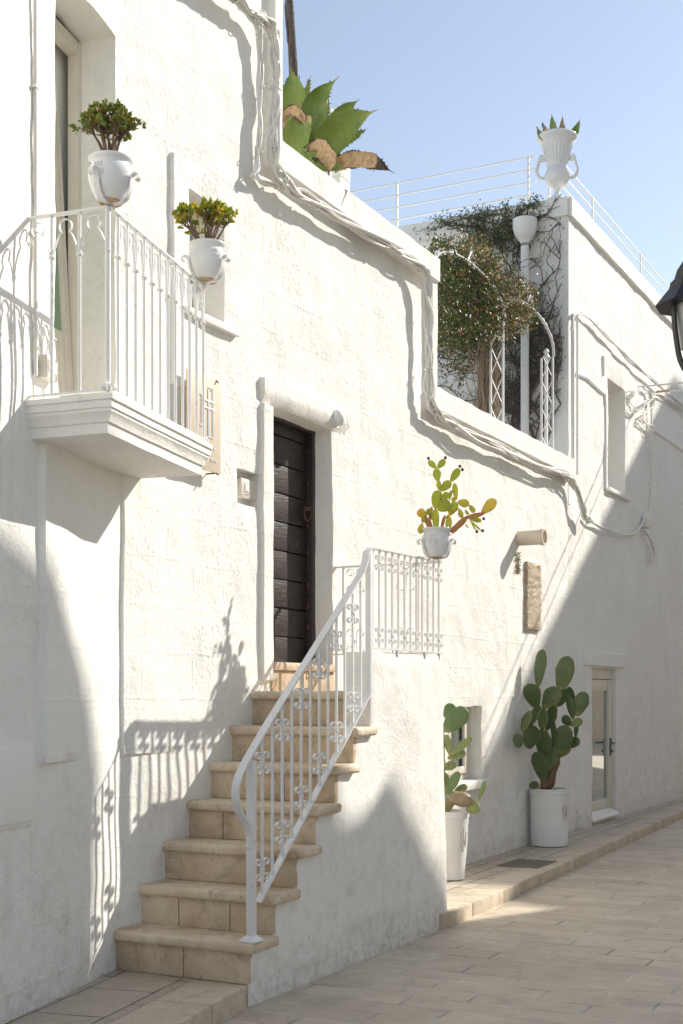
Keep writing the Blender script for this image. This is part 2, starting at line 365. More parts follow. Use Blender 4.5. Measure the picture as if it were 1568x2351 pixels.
# ---------------------------------------------------------------- walls
def wall(name, mat, parent, s0, s1, z0, z1, inside, reliefs=(), sl=(), zl=(), step=.055, depth=lambda s, z: .3, seed=0.0,
         off=0.0, amp=.007, jit=.007, shear=None, P=W, only_b=False):
    def lines(a, b, extra):
        ex = sorted(set([a, b] + [e for e in extra if a < e < b])); out = []
        for q, r in zip(ex, ex[1:]):
            k = max(1, int(round((r - q) / step))); out += [q + (r - q) * i / k for i in range(k)]
        return out + [b]
    exs = list(sl); exz = list(zl)
    for r in reliefs:
        exs += [r[0] - .009, r[0], r[1], r[1] + .009]; exz += [r[2] - .009, r[2], r[3], r[3] + .009]
    def dedupe(l):
        l = sorted(l); o = []
        for v in l:
            if not o or v - o[-1] > .005: o.append(v)
        return o
    S = lines(s0, s1, dedupe(exs)); ZZ = lines(z0, z1, dedupe(exz))
    cell = {}
    for i in range(len(S) - 1):
        for j in range(len(ZZ) - 1):
            if inside((S[i] + S[i + 1]) / 2, (ZZ[j] + ZZ[j + 1]) / 2): cell[i, j] = 1
    def rel(s, z):
        h = 0.0
        for a, b, c, d, hh, fade in reliefs:
            if a - .001 <= s <= b + .001 and c - .001 <= z <= d + .001:
                h += hh * (1.0 if fade <= 0 else max(0.0, 1 - (s - a) / fade))
        return h
    edge = {}
    for (i, j) in cell:
        for di, dj, a, b in ((-1, 0, (i, j + 1), (i, j)), (1, 0, (i + 1, j), (i + 1, j + 1)), (0, -1, (i, j), (i + 1, j)), (0, 1, (i + 1, j + 1), (i, j + 1))):
            if (i + di, j + dj) not in cell: edge[a, b] = (i, j, di, dj)
    bv = set(v for e in edge for v in e)
    idx = {}; mb = MB(); uvc = {}
    def co(i, j):
        s, z = S[i], ZZ[j]; ss, z2 = s, z
        if (i, j) in bv and s0 + .02 < s < s1 - .02:
            ss += nz(s, z, 5, seed) * jit * 1.6; z2 += nz(z, s, 5, seed + 9) * jit * 1.6 if z0 + .01 < z else 0
        if shear: ss += shear(s, z)
        rl = rel(s, z); q_ = .35 if rl > .025 else 1.0
        n = off + (nz(s, z, 2.1, seed) * amp * 1.5 + nz(s, z, 7, seed + 4) * amp * .8) * q_ + rl
        if (i, j) in bv: n -= .006 * q_
        return ss, z2, n
    def vid(i, j):
        if (i, j) not in idx:
            s, z, n = co(i, j)
            mb.v.append(P(s, n, z)); mb.at.append(0); idx[i, j] = len(mb.v) - 1; uvc[i, j] = (s, z, n)
        return idx[i, j]
    for (i, j) in cell:
        q = [(i, j), (i, j + 1), (i + 1, j + 1), (i + 1, j)]
        mb.f.append([vid(*k) for k in q]); mb.uv.append([uvc[k][:2] for k in q])
    back = {}
    for (a, b), (i, j, di, dj) in edge.items():
        sm = (S[a[0]] + S[b[0]]) / 2; zm = (ZZ[a[1]] + ZZ[b[1]]) / 2
        d = depth(sm, zm); vs = []; uvs = []
        for k, dd in ((a, 0), (b, 0), (b, d), (a, d)):
            s, z, n = uvc[k]
            vs.append(P(s, n - dd if dd == 0 else off - dd, z)); uvs.append((s + (dd if di else 0), z + (dd if dj else 0)))
        if d > .02:
            mid = [P(uvc[k][0], uvc[k][2] - .02, uvc[k][1]) for k in (a, b)]
        mb.add(vs, [(3, 2, 1, 0)], [[uvs[3], uvs[2], uvs[1], uvs[0]]])
    o = mb.build(name, mat, parent, smooth=True, angle=50)
    return o

H1 = thing('white_house', WB(0, 0, 0), 'tall whitewashed block house with the bent facade, dark plank door and roof parapet', 'house')
H2 = thing('white_house', WB(8.4, 0, 0), 'far whitewashed house beyond the terrace, half in shade, with a glass door', 'house')

fd = (-.70, .02, 3.06, 5.33)                                     # french door opening
w1a = at(433, 440); w1b = at(516, 745)
win1 = (w1a[0], w1b[0], at(500, 742)[1], at(433, 430)[1])
n1a = at(546, 1080); n1b = at(598, 1160)
niche = (n1a[0], n1b[0], at(570, 1160)[1], at(560, 1078)[1])
door = (1.732, 2.651, 1.87, 3.60)
win2 = (4.86, 5.68, .85, 1.543)
s275 = SC + .016
def rj(x, y, w='B'): return at(x, y, 0, w)
S88 = at(90, 1300, 0, 'A')[0]
rel1 = [
    (S88, S88 + .45, at(90, 1752, 0, 'A')[1], 2.9, .036, .45),
    (s275, s275 + .7, at(275, 1735)[1], 2.9, .017, .7),
    (at(392, 560)[0], at(392, 560)[0] + .35, at(392, 880)[1], at(392, 352)[1], .026, .35),
    (at(598, 900)[0], at(792, 900)[0], 3.60, at(600, 868)[1], .036, 0),
    (at(597, 900)[0], 1.732, 1.75, 3.59, .030, 0),
    (1.66, 4.47, 5.19, 5.38, .085, 0),
    (1.70, 1.80, 5.39, 7.6, .06, 0),
    (4.36, 4.47, 4.30, 5.18, .06, 0),
    (4.36, 8.36, 4.09, 4.28, .085, 0),
]
def hit(r, s, z): return r[0] < s < r[1] and r[2] < z < r[3]
def in1(s, z):
    for r in (fd, win1, niche, door, win2):
        if hit(r, s, z): return False
    return z < (7.6 if s < 1.80 else 5.38 if s < 4.47 else 4.28)
def dep1(s, z):
    def near(r): return r[0] - .03 < s < r[1] + .03 and r[2] - .03 < z < r[3] + .03
    if near(fd): return .235
    if near(win1): return .24
    if near(niche): return .09
    if near(door): return .20
    if near(win2): return .16
    return .32
sl1 = []; zl1 = []
for r in (fd, win1, niche, door, win2): sl1 += [r[0], r[1]]; zl1 += [r[2], r[3]]
wall('wall', M['plaster'], H1, -7.0, 8.36, -.05, 7.6, in1, rel1, sl1 + [1.80, 4.47, SC], zl1 + [5.38, 4.28], depth=dep1)
def body(name, parent, s0, s1, n0, n1, z0, z1, mat=None):
    mb = MB(); b = []
    poly = [WB(s0, n0, z0), WB(s1, n0, z0), WB(s1, n1, z0), WB(s0, n1, z0)]
    prism(mb, poly, Z * (z1 - z0)); return mb.build(name, mat or M['plaster_plain'], parent, smooth=False)
mb = MB()
prism(mb, [W(-7, -.33, 0), W(-.8, -.33, 0), W(SC, -.33, 0), W(1.76, -.33, 0), WB(1.76, -4, 0), W(-7, -5, 0)], Z * 7.5)
prism(mb, [WB(1.83, -.31, 0), WB(4.44, -.31, 0), WB(4.44, -5, 0), WB(1.83, -5, 0)], Z * 5.02)
prism(mb, [WB(4.46, -.31, 0), WB(8.33, -.31, 0), WB(8.33, -6, 0), WB(4.46, -6, 0)], Z * 3.9)
mb.build('house_body', M['plaster_plain'], H1, smooth=False)

# house 2
wsa = at(1397, 868); wsb = at(1436, 1130)
slit = (wsa[0], wsb[0], at(1415, 1130)[1], at(1397, 866)[1])
gd = (9.24, 10.35, .13, 1.97)
T2 = 7.25
rel2 = [
    (8.36, 30, T2 - .21, T2, .045, 0),
    (at(1326, 1500)[0], 9.25, .1, 2.12, .02, 0),
    (at(1336, 1500)[0], at(1432, 1500)[0], 2.0, 2.16, .03, 0),
]
def in2(s, z): return not hit(slit, s, z) and not hit(gd, s, z)
def dep2(s, z):
    if gd[0] - .04 < s < gd[1] + .04 and z < 2.1 and z > .11: return .10
    return .32
wall('wall', M['plaster'], H2, 8.36, 26, -.05, T2, in2, rel2, [slit[0], slit[1], gd[0], gd[1]], [slit[2], slit[3], gd[2], gd[3]], depth=dep2, step=.075, amp=.009)
# return wall of house 2 facing the viewer above the terrace: n from 0 to -6
def PR(s, n, z): return WB(8.36 - n, -s, z)      # s runs into the house
wall('return_wall', M['plaster_plain'], H2, .0, 6.0, 3.8, T2, lambda s, z: True, [(0, 6, T2 - .21, T2, .035, 0)], [], [], P=PR, depth=lambda s, z: .2, step=.08, amp=.004, seed=5)
body('house_body', H2, 8.6, 26, -.33, -6, 0, T2 - .06)

for l_ in (((1322, 858), (1345, 868), (1365, 888), (1385, 905), (1388, 930), (1388, 1000), (1388, 1122)), ((1383, 818), (1383, 862)), ((1500, 988), (1530, 1008), (1568, 1036), (1620, 1072))):
    mb = MB(); tube(mb, [WB(at(x, y)[0], .002, at(x, y)[1]) for x, y in l_], .028, 8); mb.build('plastered_ridge', M['plaster_plain'], H2)
# ---- dark plank door of house 1
e = .175
D = thing_part = None
def part_box(name, mat, parent, boxes, bev=.004, P=WB, ang=30):
    mb = MB()
    for (s0, s1, n0, n1, z0, z1) in boxes:
        c = P((s0 + s1) / 2, (n0 + n1) / 2, (z0 + z1) / 2)
        ax = (P(s1, n0, z0) - P(s0, n0, z0)).normalized(); az = Z; ay = ax.cross(az)
        box(mb, c, ax, ay, az, abs(s1 - s0) / 2, abs(n1 - n0) / 2, abs(z1 - z0) / 2, bev)
    return mb.build(name, mat, parent, angle=ang)
dr = part_box('door', M['dark_wood'], H1, [(1.70, 2.60, -.25, -.205, 1.86 + .205 * i + (.004 if i else 0), 1.86 + .205 * (i + 1) - .004) for i in range(9)], .006)
part_box('door_frame', M['dark_wood'], H1, [(2.604, 2.665, -.22, -.150, 1.87, 3.62), (1.69, 2.665, -.219, -.148, 3.58, 3.66)], .006)
mb = MB(); c = at(705, 1168, -.16); cc = WB(c[0], -.165, c[1])
tube(mb, [cc + U * (math.cos(a) * .050) + Z * (math.sin(a) * .044 - .044) + N * (.012 + .006 * math.sin(a)) for a in [2 * math.pi * k / 20 for k in range(21)]], .0055, 6, False)
box(mb, cc, U, N, Z, .008, .02, .014, .003)
mb.build('ring_knocker', M['rust_iron'], dr)
for z in (2.15, 2.45, 2.9, 3.2, 2.7, 2.3): mb = MB(); box(mb, WB(2.585, -.176, z), U, N, Z, .007, .006, .014, .002); mb.build('bolt', M['rust_iron'], dr)
part_box('door_sill', M['step'], H1, [(1.735, 2.655, -.20, .035, 1.815, 1.872)], .016)
part_box('sill_stone', M['riser'], H1, [(1.74, 2.245, -.1, .014, 1.66, 1.812), (2.252, 2.65, -.1, .012, 1.66, 1.812)], .004)

# ---- window 1 (behind the balcony pot), slit window, lower window, glass door, french door
def window(parent, r, d, mat_frame, fw=.05, sill=None, glass='glass', mull=False, P=WB):
    s0, s1, z0, z1 = r
    f = part_box('window_frame', mat_frame, parent, [(s0 - .02, s0 + fw, -d - .04, -d, z0 - .02, z1 + .02), (s1 - fw, s1 + .02, -d - .04, -d, z0 - .02, z1 + .02),
        (s0 + fw, s1 - fw, -d - .04, -d, z1 - fw, z1 + .02), (s0 + fw, s1 - fw, -d - .04, -d, z0 - .02, z0 + fw)], .004, P)
    part_box('pane', M[glass], f, [(s0 + fw - .01, s1 - fw + .01, -d - .03, -d - .02, z0 + fw - .01, z1 - fw + .01)], 0, P)
    return f
window(H1, win1, .19, M['wood_white'])
part_box('window_sill', M['plaster_plain'], H1, [(win1[0] - .08, win1[1] + .12, -.2, .045, win1[2] - .045, win1[2] + .004)], .012)
window(H2, slit, .27, M['plaster_cream'])
part_box('window_sill', M['plaster_plain'], H2, [(slit[0] - .12, slit[1] + .12, -.2, .05, slit[2] - .05, slit[2] + .004)], .012)
f = window(H1, win2, .12, M['wood_white'], .07)
part_box('casement', M['wood_white'], f, [(5.49, 5.56, -.125, -.10, .92, 1.47), (5.10, 5.16, -.125, -.10, .92, 1.47), (5.161, 5.489, -.124, -.10, .92, .985), (5.161, 5.489, -.124, -.10, 1.40, 1.47), (4.92, 4.97, -.125, -.1, .92, 1.47)], .006)
part_box('window_sill', M['plaster_plain'], H1, [(win2[0] - .02, win2[1] + .10, -.13, .05, win2[2] - .075, win2[2] + .005)], .018)
# glass door
gs0, gs1 = gd[0], gd[1]
gdo = part_box('glass_door', M['wood_white'], H2, [(gs0 - .03, gs0 + .05, -.11, -.055, .17, 1.93), (gs1 - .075, gs1 + .0, -.11, -.055, .17, 1.93),
    (gs0 + .05, gs1 - .075, -.11, -.055, 1.70, 1.835), (gs0 + .05, gs1 - .075, -.11, -.055, .17, .36), (gs0 - .03, gs1, -.12, -.045, 1.842, 2.0), (gs0 - .03, gs1 + .0, -.13, -.12, .13, .17)], .006)
# stiles set in
part_box('door_stile', M['wood_white'], gdo, [(gs1 - .20, gs1 - .085, -.10, -.042, .19, 1.83), (gs0 - .0, gs0 + .1, -.10, -.042, .19, 1.83)], .008)
part_box('pane', M['glass'], gdo, [(gs0 + .02, gs1 - .19, -.09, -.075, .33, 1.72)], 0)
mb = MB(); prism(mb, [WB(gs0 - .02, -.05, .24), WB(gs0 - .02, .035, .155), WB(gs0 - .02, .035, .135), WB(gs0 - .02, -.05, .15)], U * (gs1 - gs0 + .02))
mb.build('drip_rail', M['wood_white'], gdo, smooth=False)
hs = gs1 - .14
mb = MB(); box(mb, WB(hs, -.032, 1.0), U, N, Z, .017, .009, .11, .004); tube(mb, [WB(hs, -.03, 1.05), WB(hs, .015, 1.05), WB(hs - .02, .03, 1.05), WB(hs - .13, .03, 1.045)], .010, 8)
tube(mb, [WB(hs, -.03, .945), WB(hs, .0, .945)], .013, 8)
mb.build('handle', M['handle'], gdo)
for z in (.33, .9, 1.66): mb = MB(); box(mb, WB(gs0 + .012, -.046, z), U, N, Z, .01, .012, .045, .003); mb.build('hinge', M['handle'], gdo)
# french door of the balcony, frame and a leaf tilted inwards at its top
def AA(s, n, z): return W(min(s, SC - 1e-5), n, z)
fr = part_box('french_door', M['wood_white'], H1, [(fd[1] - .045, fd[1] + .03, -.275, -.211, 3.05, 5.30), (fd[0] - .03, fd[0] + .05, -.275, -.211, 3.05, 5.30), (fd[0] + .05, fd[1] - .045, -.275, -.211, 5.22, 5.30)], .008, AA)
def tilt(s, n, z):
    k = (z - 3.06); return AA(s, n + .028 - .10 * k / 1.0 * .55, z)
mb = MB()
for (a, b, c_, d_, zz0, zz1) in [(-.115, -.03, -.285, -.25, 3.07, 5.16), (-.62, -.12, -.285, -.25, 3.07, 3.65), (-.62, -.12, -.285, -.25, 5.05, 5.16)]:
    vs = [tilt(i, j, k) for i in (a, b) for j in (c_, d_) for k in (zz0, zz1)]
    mb.add(vs, [(0, 1, 3, 2), (4, 6, 7, 5), (0, 4, 5, 1), (2, 3, 7, 6), (0, 2, 6, 4), (1, 5, 7, 3)])
for (a, b, c_, d_, zz0, zz1) in [(-.105, -.095, -.25, -.243, 3.10, 5.14), (-.05, -.04, -.25, -.243, 3.07, 5.16), (-.58, -.17, -.25, -.242, 3.14, 3.15), (-.18, -.17, -.25, -.242, 3.15, 3.58), (-.58, -.17, -.25, -.242, 3.58, 3.59)]:
    vs = [tilt(i, j, k) for i in (a, b) for j in (c_, d_) for k in (zz0, zz1)]
    mb.add(vs, [(0, 1, 3, 2), (4, 6, 7, 5), (0, 4, 5, 1), (2, 3, 7, 6), (0, 2, 6, 4), (1, 5, 7, 3)])
mb.build('door_leaf', M['wood_white'], fr, smooth=False)
mb = MB(); vs = [tilt(i, j, k) for i in (-.62, -.11) for j in (-.275, -.262) for k in (3.64, 5.06)]
mb.add(vs, [(0, 1, 3, 2), (4, 6, 7, 5), (0, 4, 5, 1), (2, 3, 7, 6), (0, 2, 6, 4), (1, 5, 7, 3)]); mb.build('pane', M['green'], fr, smooth=False)
part_box('inner_darkness', M['recess'], fr, [(fd[0] - .03, fd[1] + .03, -.62, -.58, 3.0, 5.4)], 0, AA).name = 'dark_room_sheet'  # near-black sheet stands in for the unlit room behind the leaf
# intercom niche
ns0, ns1, nz0, nz1 = niche
part_box('niche_back', M['plaster_cream'], H1, [(ns0 - .02, ns1 + .02, -.11, -.085, nz0 - .02, nz1 + .02)], 0)
gl_ = part_box('meter_grille', M['grey'], H1, [(ns0 + .0, ns0 + .085, -.08, -.07, nz0 + .02 + .016 * i, nz0 + .028 + .016 * i) for i in range(15)] + [(ns0, ns0 + .09, -.084, -.078, nz0 + .01, nz0 + .27)], 0)
nm = (ns0 + ns1) / 2
pp = part_box('notice', M['paper'], H1, [(nm - .045, ns1 - .03, -.084, -.078, nz1 - .125, nz1 - .02)], .001)
part_box('emblem', M['blue'], pp, [(nm - .028, nm - .006, -.079, -.0765, nz1 - .052, nz1 - .034)], 0)
part_box('emblem', M['red'], pp, [(nm + .035, nm + .047, -.079, -.0765, nz1 - .054, nz1 - .034)], 0)
part_box('print_lines', M['ink'], pp, [(nm - .03, nm + .055, -.079, -.0772, nz1 - .075 - .012 * i, nz1 - .0735 - .012 * i) for i in range(3)], 0)
icz = nz0 + .115
ic = part_box('intercom', M['wood_white'], H1, [(nm - .05, ns1 + .012, -.09, -.03, icz - .065, icz + .065)], .012)
part_box('screen', M['plaster_cream'], ic, [(nm - .008, nm + .045, -.032, -.027, icz - .02, icz + .03)], .001)
part_box('screen_edge', M['ink'], ic, [(nm - .011, nm + .048, -.032, -.0285, icz - .023, icz + .033), (nm - .005, nm + .04, -.032, -.0285, icz - .042, icz - .036)], .0005)

# ---- things fixed to the walls
def wl(x, y, off=0, w='B'): s, z = at(x, y, off, w); return s, z
s, z = wl(775, 960, .045); c = WB(s, .05, z)
L = thing('wall_lamp', c, 'small white egg-shaped lamp on the lintel, upper right of the dark door', 'lamp')
mb = MB(); prof = [(math.sin(a) * 1.0, -math.cos(a)) for a in [math.pi * k / 14 for k in range(1, 14)]]
b0 = len(mb.v); lathe(mb, (0, 0, 0), prof, 24)
mb.v = [c + U * (v.x * .052) + Z * (v.z * .062) + N * (v.y * .05) for v in mb.v]; mb.build('lamp_body', M['iron_plain'], L)
mb = MB(); tube(mb, [c + U * (.058 * math.cos(a)) + Z * (.068 * math.sin(a)) - N * .018 for a in [2 * math.pi * k / 28 for k in range(29)]], .006, 6, False); mb.build('backplate', M['iron_plain'], L)

s, z = wl(1190, 1236); a0 = WB(s, -.1, z)
L = thing('drain_spout', WB(s, 0, z), 'short pale clay spout sticking out of the wall above the stone plaque', 'spout')
mb = MB(); d = (N * .31 + U * .02 + Z * -.005); sp0 = WB(s, -.05, z)
lathe(mb, (0, 0, 0), [(.076, 0), (.076, .29), (.084, .291), (.084, .33), (.066, .331), (.064, .15)], 28)
mb.v = [sp0 + N * v.z + U * v.x + Z * v.y for v in mb.v]; mb.build('spout_pipe', M['clay'], L)
mb = MB(); lathe(mb, (0, 0, 0), [(.062, .10), (.062, .14)], 20); mb.v = [sp0 + N * v.z + U * v.x + Z * v.y for v in mb.v]; mb.build('spout_inside', M['recess'], L)

s0_, zt = wl(1204, 1289); s1_, zb = wl(1236, 1448)
mb = MB(); nS, nZ_ = 9, 40; vs = []; fs = []
for j in range(nZ_ + 1):
    for i in range(nS + 1):
        ss = s0_ + (s1_ - s0_) * i / nS; z_ = zb + (zt - zb) * j / nZ_
        edge_ = i in (0, nS) or j in (0, nZ_)
        ss += nz(ss, z_, 6, 3) * (.012 if edge_ else 0)
        rough = .5 + .5 * (z_ - zb) / (zt - zb)
        n_ = .038 + (abs(nz(ss, z_, 26, 8)) * .022 + nz(ss, z_, 55, 2) * .008) * rough - (.008 if edge_ else 0)
        vs.append(WB(ss, n_, z_))
fs = [(j * (nS + 1) + i, (j + 1) * (nS + 1) + i, (j + 1) * (nS + 1) + i + 1, j * (nS + 1) + i + 1) for j in range(nZ_) for i in range(nS)]
mb.add(vs, fs); ring = [i for i in range(nS + 1)] + [j * (nS + 1) + nS for j in range(1, nZ_ + 1)] + [nZ_ * (nS + 1) + i for i in range(nS - 1, -1, -1)] + [j * (nS + 1) for j in range(nZ_ - 1, 0, -1)]
bb = len(mb.v); mb.v += [mb.v[k] - N * .06 for k in ring]; mb.at += [0] * len(ring)
for k in range(len(ring)): k2 = (k + 1) % len(ring); mb.f.append([ring[k], ring[k2], bb + k2, bb + k]); mb.uv.append(None)
tag(mb.build('stone_plaque', M['rough_stone']), 'narrow upright slab of rough brown stone set in the wall below the spout', 'plaque')
# moss under the spout
mb = MB(); rr = random.Random(3)
for k in range(420):
    x_ = rr.gauss(1187, 3.5) + (k % 3 - 1) * 2; y_ = rr.uniform(1268, 1318); s, z = wl(x_, y_)
    if abs(x_ - 1187 - (y_ - 1290) * .08) > 9: continue
    q = rr.uniform(.005, .012); c = WB(s, rr.uniform(.004, .014), z)
    a1 = Vector((rr.gauss(0, 1), rr.gauss(0, 1), rr.gauss(0, 1))).normalized(); a2 = a1.orthogonal().normalized()
    mb.add([c - a1 * q, c - a2 * q * .7, c + a1 * q, c + a2 * q * .7], [(0, 1, 2, 3)])
tag(mb.build('moss', M['vine_gold'], smooth=False), 'patch of yellow-green moss on the wall under the clay spout', 'moss', kind='stuff')

s, z = wl(1328, 1855, .02); c = WB(s, .0, z)
mb = MB(); lathe(mb, (0, 0, 0), [(.052, 0), (.055, .012), (.045, .022), (.01, .026)], 28); mb.v = [c + U * v.x + Z * (v.y * 1.12) + N * v.z for v in mb.v]
tag(mb.build('vent_cap', M['plaster_cream']), 'round plastered vent cap low on the wall left of the glass door', 'vent cap')

# projecting sign behind the balcony
s0_, zt0 = wl(438, 853, .07); s1_, zt1 = wl(506, 878, .07); zb0 = wl(506, 1089, .07)[1]
s0_ -= .04
SG = thing('hanging_sign', WB(s1_, .07, zt1), 'flat beige metal sign with raised white monogram behind the balcony railing', 'sign')
part_box('panel', M['sign'], SG, [(s0_, s1_, .062, .072, zb0, zt1 + .005)], .002)
zc = (zb0 + zt1) / 2; sm = s1_ - .135; H_ = zt1 - zb0
def bx(s0, s1, z0, z1): return (s0, s1, .0725, .0765, z0, z1)
t0 = zt1 - .05
let = [bx(sm - .085, sm - .065, t0 - .26, t0 - .06), bx(sm - .097, sm - .052, t0 - .075, t0 - .06), bx(sm - .097, sm - .052, t0 - .262, t0 - .247),
       bx(sm - .066, sm + .07, t0 - .10, t0 - .088), bx(sm - .066, sm + .06, t0 - .145, t0 - .133),
       bx(sm - .012, sm - .006, t0 - .31, t0 - .02), bx(sm + .0, sm + .004, t0 - .31, t0 - .02), bx(sm - .012, sm + .048, t0 - .014, t0 - .008), bx(sm - .005, sm + .042, t0 - .026, t0 - .021),
       bx(sm + .038, sm + .043, t0 - .31, t0 - .02), bx(sm + .048, sm + .053, t0 - .31, t0 - .012), bx(sm - .012, sm + .053, t0 - .318, t0 - .312)]
part_box('monogram', M['white'], SG, let, .0008)
mb = MB()
for k in range(4):
    c = WB(sm - .06 + .04 * k, .0765, t0 - .375 - .0 * k); vs = []
    for i in range(10):
        a = math.pi / 2 + math.pi * i / 5; r_ = .012 if i % 2 == 0 else .005
        vs.append(c + U * (r_ * math.cos(a)) + Z * (r_ * math.sin(a)))
    prism(mb, vs, N * -.003)
mb.build('stars', M['white'], SG, smooth=False)
def text(body_, size, origin, xdir, ydir, mat, parent, name, ext=.0015, font_shear=0):
    cu = bpy.data.curves.new(name, 'FONT'); cu.body = body_; cu.size = size; cu.extrude = ext; cu.shear = font_shear; cu.resolution_u = 3
    o = bpy.data.objects.new('tmp', cu); COL.objects.link(o)
    dg = bpy.context.evaluated_depsgraph_get(); me = bpy.data.meshes.new_from_object(o.evaluated_get(dg))
    COL.objects.unlink(o); bpy.data.objects.remove(o)
    zd = xdir.cross(ydir)
    for v in me.vertices: v.co = origin + xdir * v.co.x + ydir * v.co.y + zd * v.co.z
    me.materials.clear(); me.materials.append(mat)
    o = bpy.data.objects.new(name, me); COL.objects.link(o)
    if parent: o.parent = parent; o.matrix_parent_inverse = Matrix.Translation(-world_loc(parent))
    return o
text('eme', .042, WB(s1_ - .115, .0745, zb0 + .062), U, Z, M['white'], SG, 'lettering')
mb = MB(); tube(mb, [WB(s1_ - .05, .0, zt1 - .0), WB(s1_ - .05, .07, zt1 + .002), WB(s1_ - .05, .085, zt1 - .015)], .005, 6); mb.build('hook', M['rust_iron'], SG); mb = MB(); tube(mb, [WB(s1_ - .05, .0, zb0), WB(s1_ - .05, .07, zb0), WB(s1_ - .05, .085, zb0 - .012)], .005, 6)
mb.build('hook', M['rust_iron'], SG)

# meter cupboard on the near wall, lower left, and the small switch box, conduit
sA0, zA0 = wl(-60, 1900, 0, 'A'); sA1, zA1 = wl(74, 1715, .012, 'A'); zb_ = wl(74, 1882, .012, 'A')[1]
CB = thing('meter_cupboard', W(sA1, 0, zb_), 'white painted meter cupboard door flush in the near wall, lower left edge', 'cupboard')
part_box('cupboard_door', M['plaster_plain'], CB, [(sA1 - .6, sA1, -.02, .022, zb_, zA1)], .004, W)
part_box('hinge', M['iron_plain'], CB, [(sA1 + .0, sA1 + .02, -.01, .016, zA1 - .11, zA1 - .03)], .003, W)
part_box('frame_edge', M['plaster_plain'], CB, [(sA1 - .62, sA1 + .012, -.01, .012, zb_ - .02, zA1 + .012)], .003, W)
s, z = wl(100, 850, .0, 'A'); 
SB = thing('switch_box', W(s, 0, z), 'small white electric switch box on the wall behind the left balcony bars', 'electric box')
part_box('box_body', M['wood_white'], SB, [(s - .075, s + .06, .0, .05, z - .055, z + .06)], .01, W)
part_box('box_window', M['plaster_cream'], SB, [(s - .045, s + .035, .045, .055, z - .02, z + .04)], .003, W)
mb = MB(); tube(mb, [W(s - .02, .02, z + .05), W(s - .01, .03, z + .12), W(s - .05, .025, z + .2)], .004, 6); mb.build('lead', M['cable'], SB)
sc_, _ = wl(82, 500, .015, 'A')
CD = thing('conduit', W(sc_, .015, 3.2), 'thin vertical white conduit on the near wall left of the balcony door', 'conduit')
mb = MB(); tube(mb, [W(sc_, .014, 3.2 + .3 * i) for i in range(14)], .011, 8); mb.build('conduit_pipe', M['cable'], CD)
for z_ in (3.9, 4.6, 5.2): part_box('clip', M['cable'], CD, [(sc_ - .02, sc_ + .02, 0, .028, z_ - .008, z_ + .008)], .003, W)

# ---------------------------------------------------------------- balcony
BZ = 2.887
PL = [Vector((-1.505, 6.32, 0)), Vector((-1.105, 6.175, 0)), Vector((-.79, 7.37, 0)), Vector((-1.16, 7.497, 0))]
ld = (PL[1] - PL[0]).normalized(); fdv = (PL[2] - PL[1]).normalized()
def offs(o):
    n1 = Vector((ld.y, -ld.x, 0)); n2 = Vector((fdv.y, -fdv.x, 0)); rd = (PL[2] - PL[3]).normalized(); n3 = Vector((-rd.y, rd.x, 0))
    n1 = -n1 if n1.y > 0 else n1
    def inter(p, d, q, e_):
        t = ((q - p).x * e_.y - (q - p).y * e_.x) / (d.x * e_.y - d.y * e_.x); return p + d * t
    a = PL[0] + n1 * o; b = PL[1] + n1 * o; c = PL[1] + n2 * o; d_ = PL[2] + n3 * o
    return [a - ld * .2, inter(a, ld, c, fdv), inter(c, fdv, d_, rd), PL[3] + n3 * o - rd * .2]
BAL = thing('balcony', Vector((-1.1, 6.3, BZ)), 'small moulded stone balcony with white iron railing high on the left of the facade', 'balcony')
prof = [(0, 0), (.0, .004), (.002, .048), (.012, .052), (.016, .068), (.026, .088), (.034, .098), (.034, .112), (.042, .114), (.042, .146), (.052, .150), (.052, .172), (.048, .176)]
mb = MB(); rows = []
for (o_, z_) in prof:
    q = offs(o_); pts = []
    for k in range(3):
        m_ = 14
        for i in range(m_ + (1 if k == 2 else 0)):
            p_ = q[k].lerp(q[k + 1], i / m_); w_ = nz(p_.x * 3, p_.y * 3 + z_ * 9, 3, 2) * .004
            pts.append(Vector((p_.x + w_, p_.y + w_, BZ + z_ + nz(p_.x, p_.y, 4, 1) * .003)))
    rows.append(pts)
m_ = len(rows[0]); vs = [p_ for r_ in rows for p_ in r_]
fs = [(j * m_ + i, j * m_ + i + 1, (j + 1) * m_ + i + 1, (j + 1) * m_ + i) for j in range(len(rows) - 1) for i in range(m_ - 1)]
fs += [tuple(range(m_ - 1, -1, -1)), tuple(range((len(rows) - 1) * m_, len(rows) * m_))]
uvs = [[((k % m_) * .04, vs[k].z) if len(f_) < 6 else (vs[k].x, vs[k].y) for k in f_] for f_ in fs]
mb.add(vs, fs, uvs); mb.build('slab', M['plaster_stair'], BAL, angle=35)
q = offs(.012)
c1 = q[1]; c0 = q[0]; c2 = q[2]
RT = 3.948; RB = BZ + .20
c0w = c0 + ld * .155
mb = MB(); bar(mb, Vector((c0w.x, c0w.y, RT)), Vector((c1.x, c1.y, RT)), .030, .009, Vector((c1 - c2).normalized())); bar(mb, Vector((c1.x, c1.y, RT)), Vector((c2.x, c2.y, RT)), .030, .009, ld)
mb.build('top_rail', M['iron'], BAL)
mb = MB(); bar(mb, Vector((c0w.x, c0w.y, RB)), Vector((c1.x, c1.y, RB)), .024, .010, Vector((c1 - c2).normalized())); bar(mb, Vector((c1.x, c1.y, RB)), Vector((c2.x, c2.y, RB)), .024, .010, ld)
mb.build('bottom_rail', M['iron'], BAL)
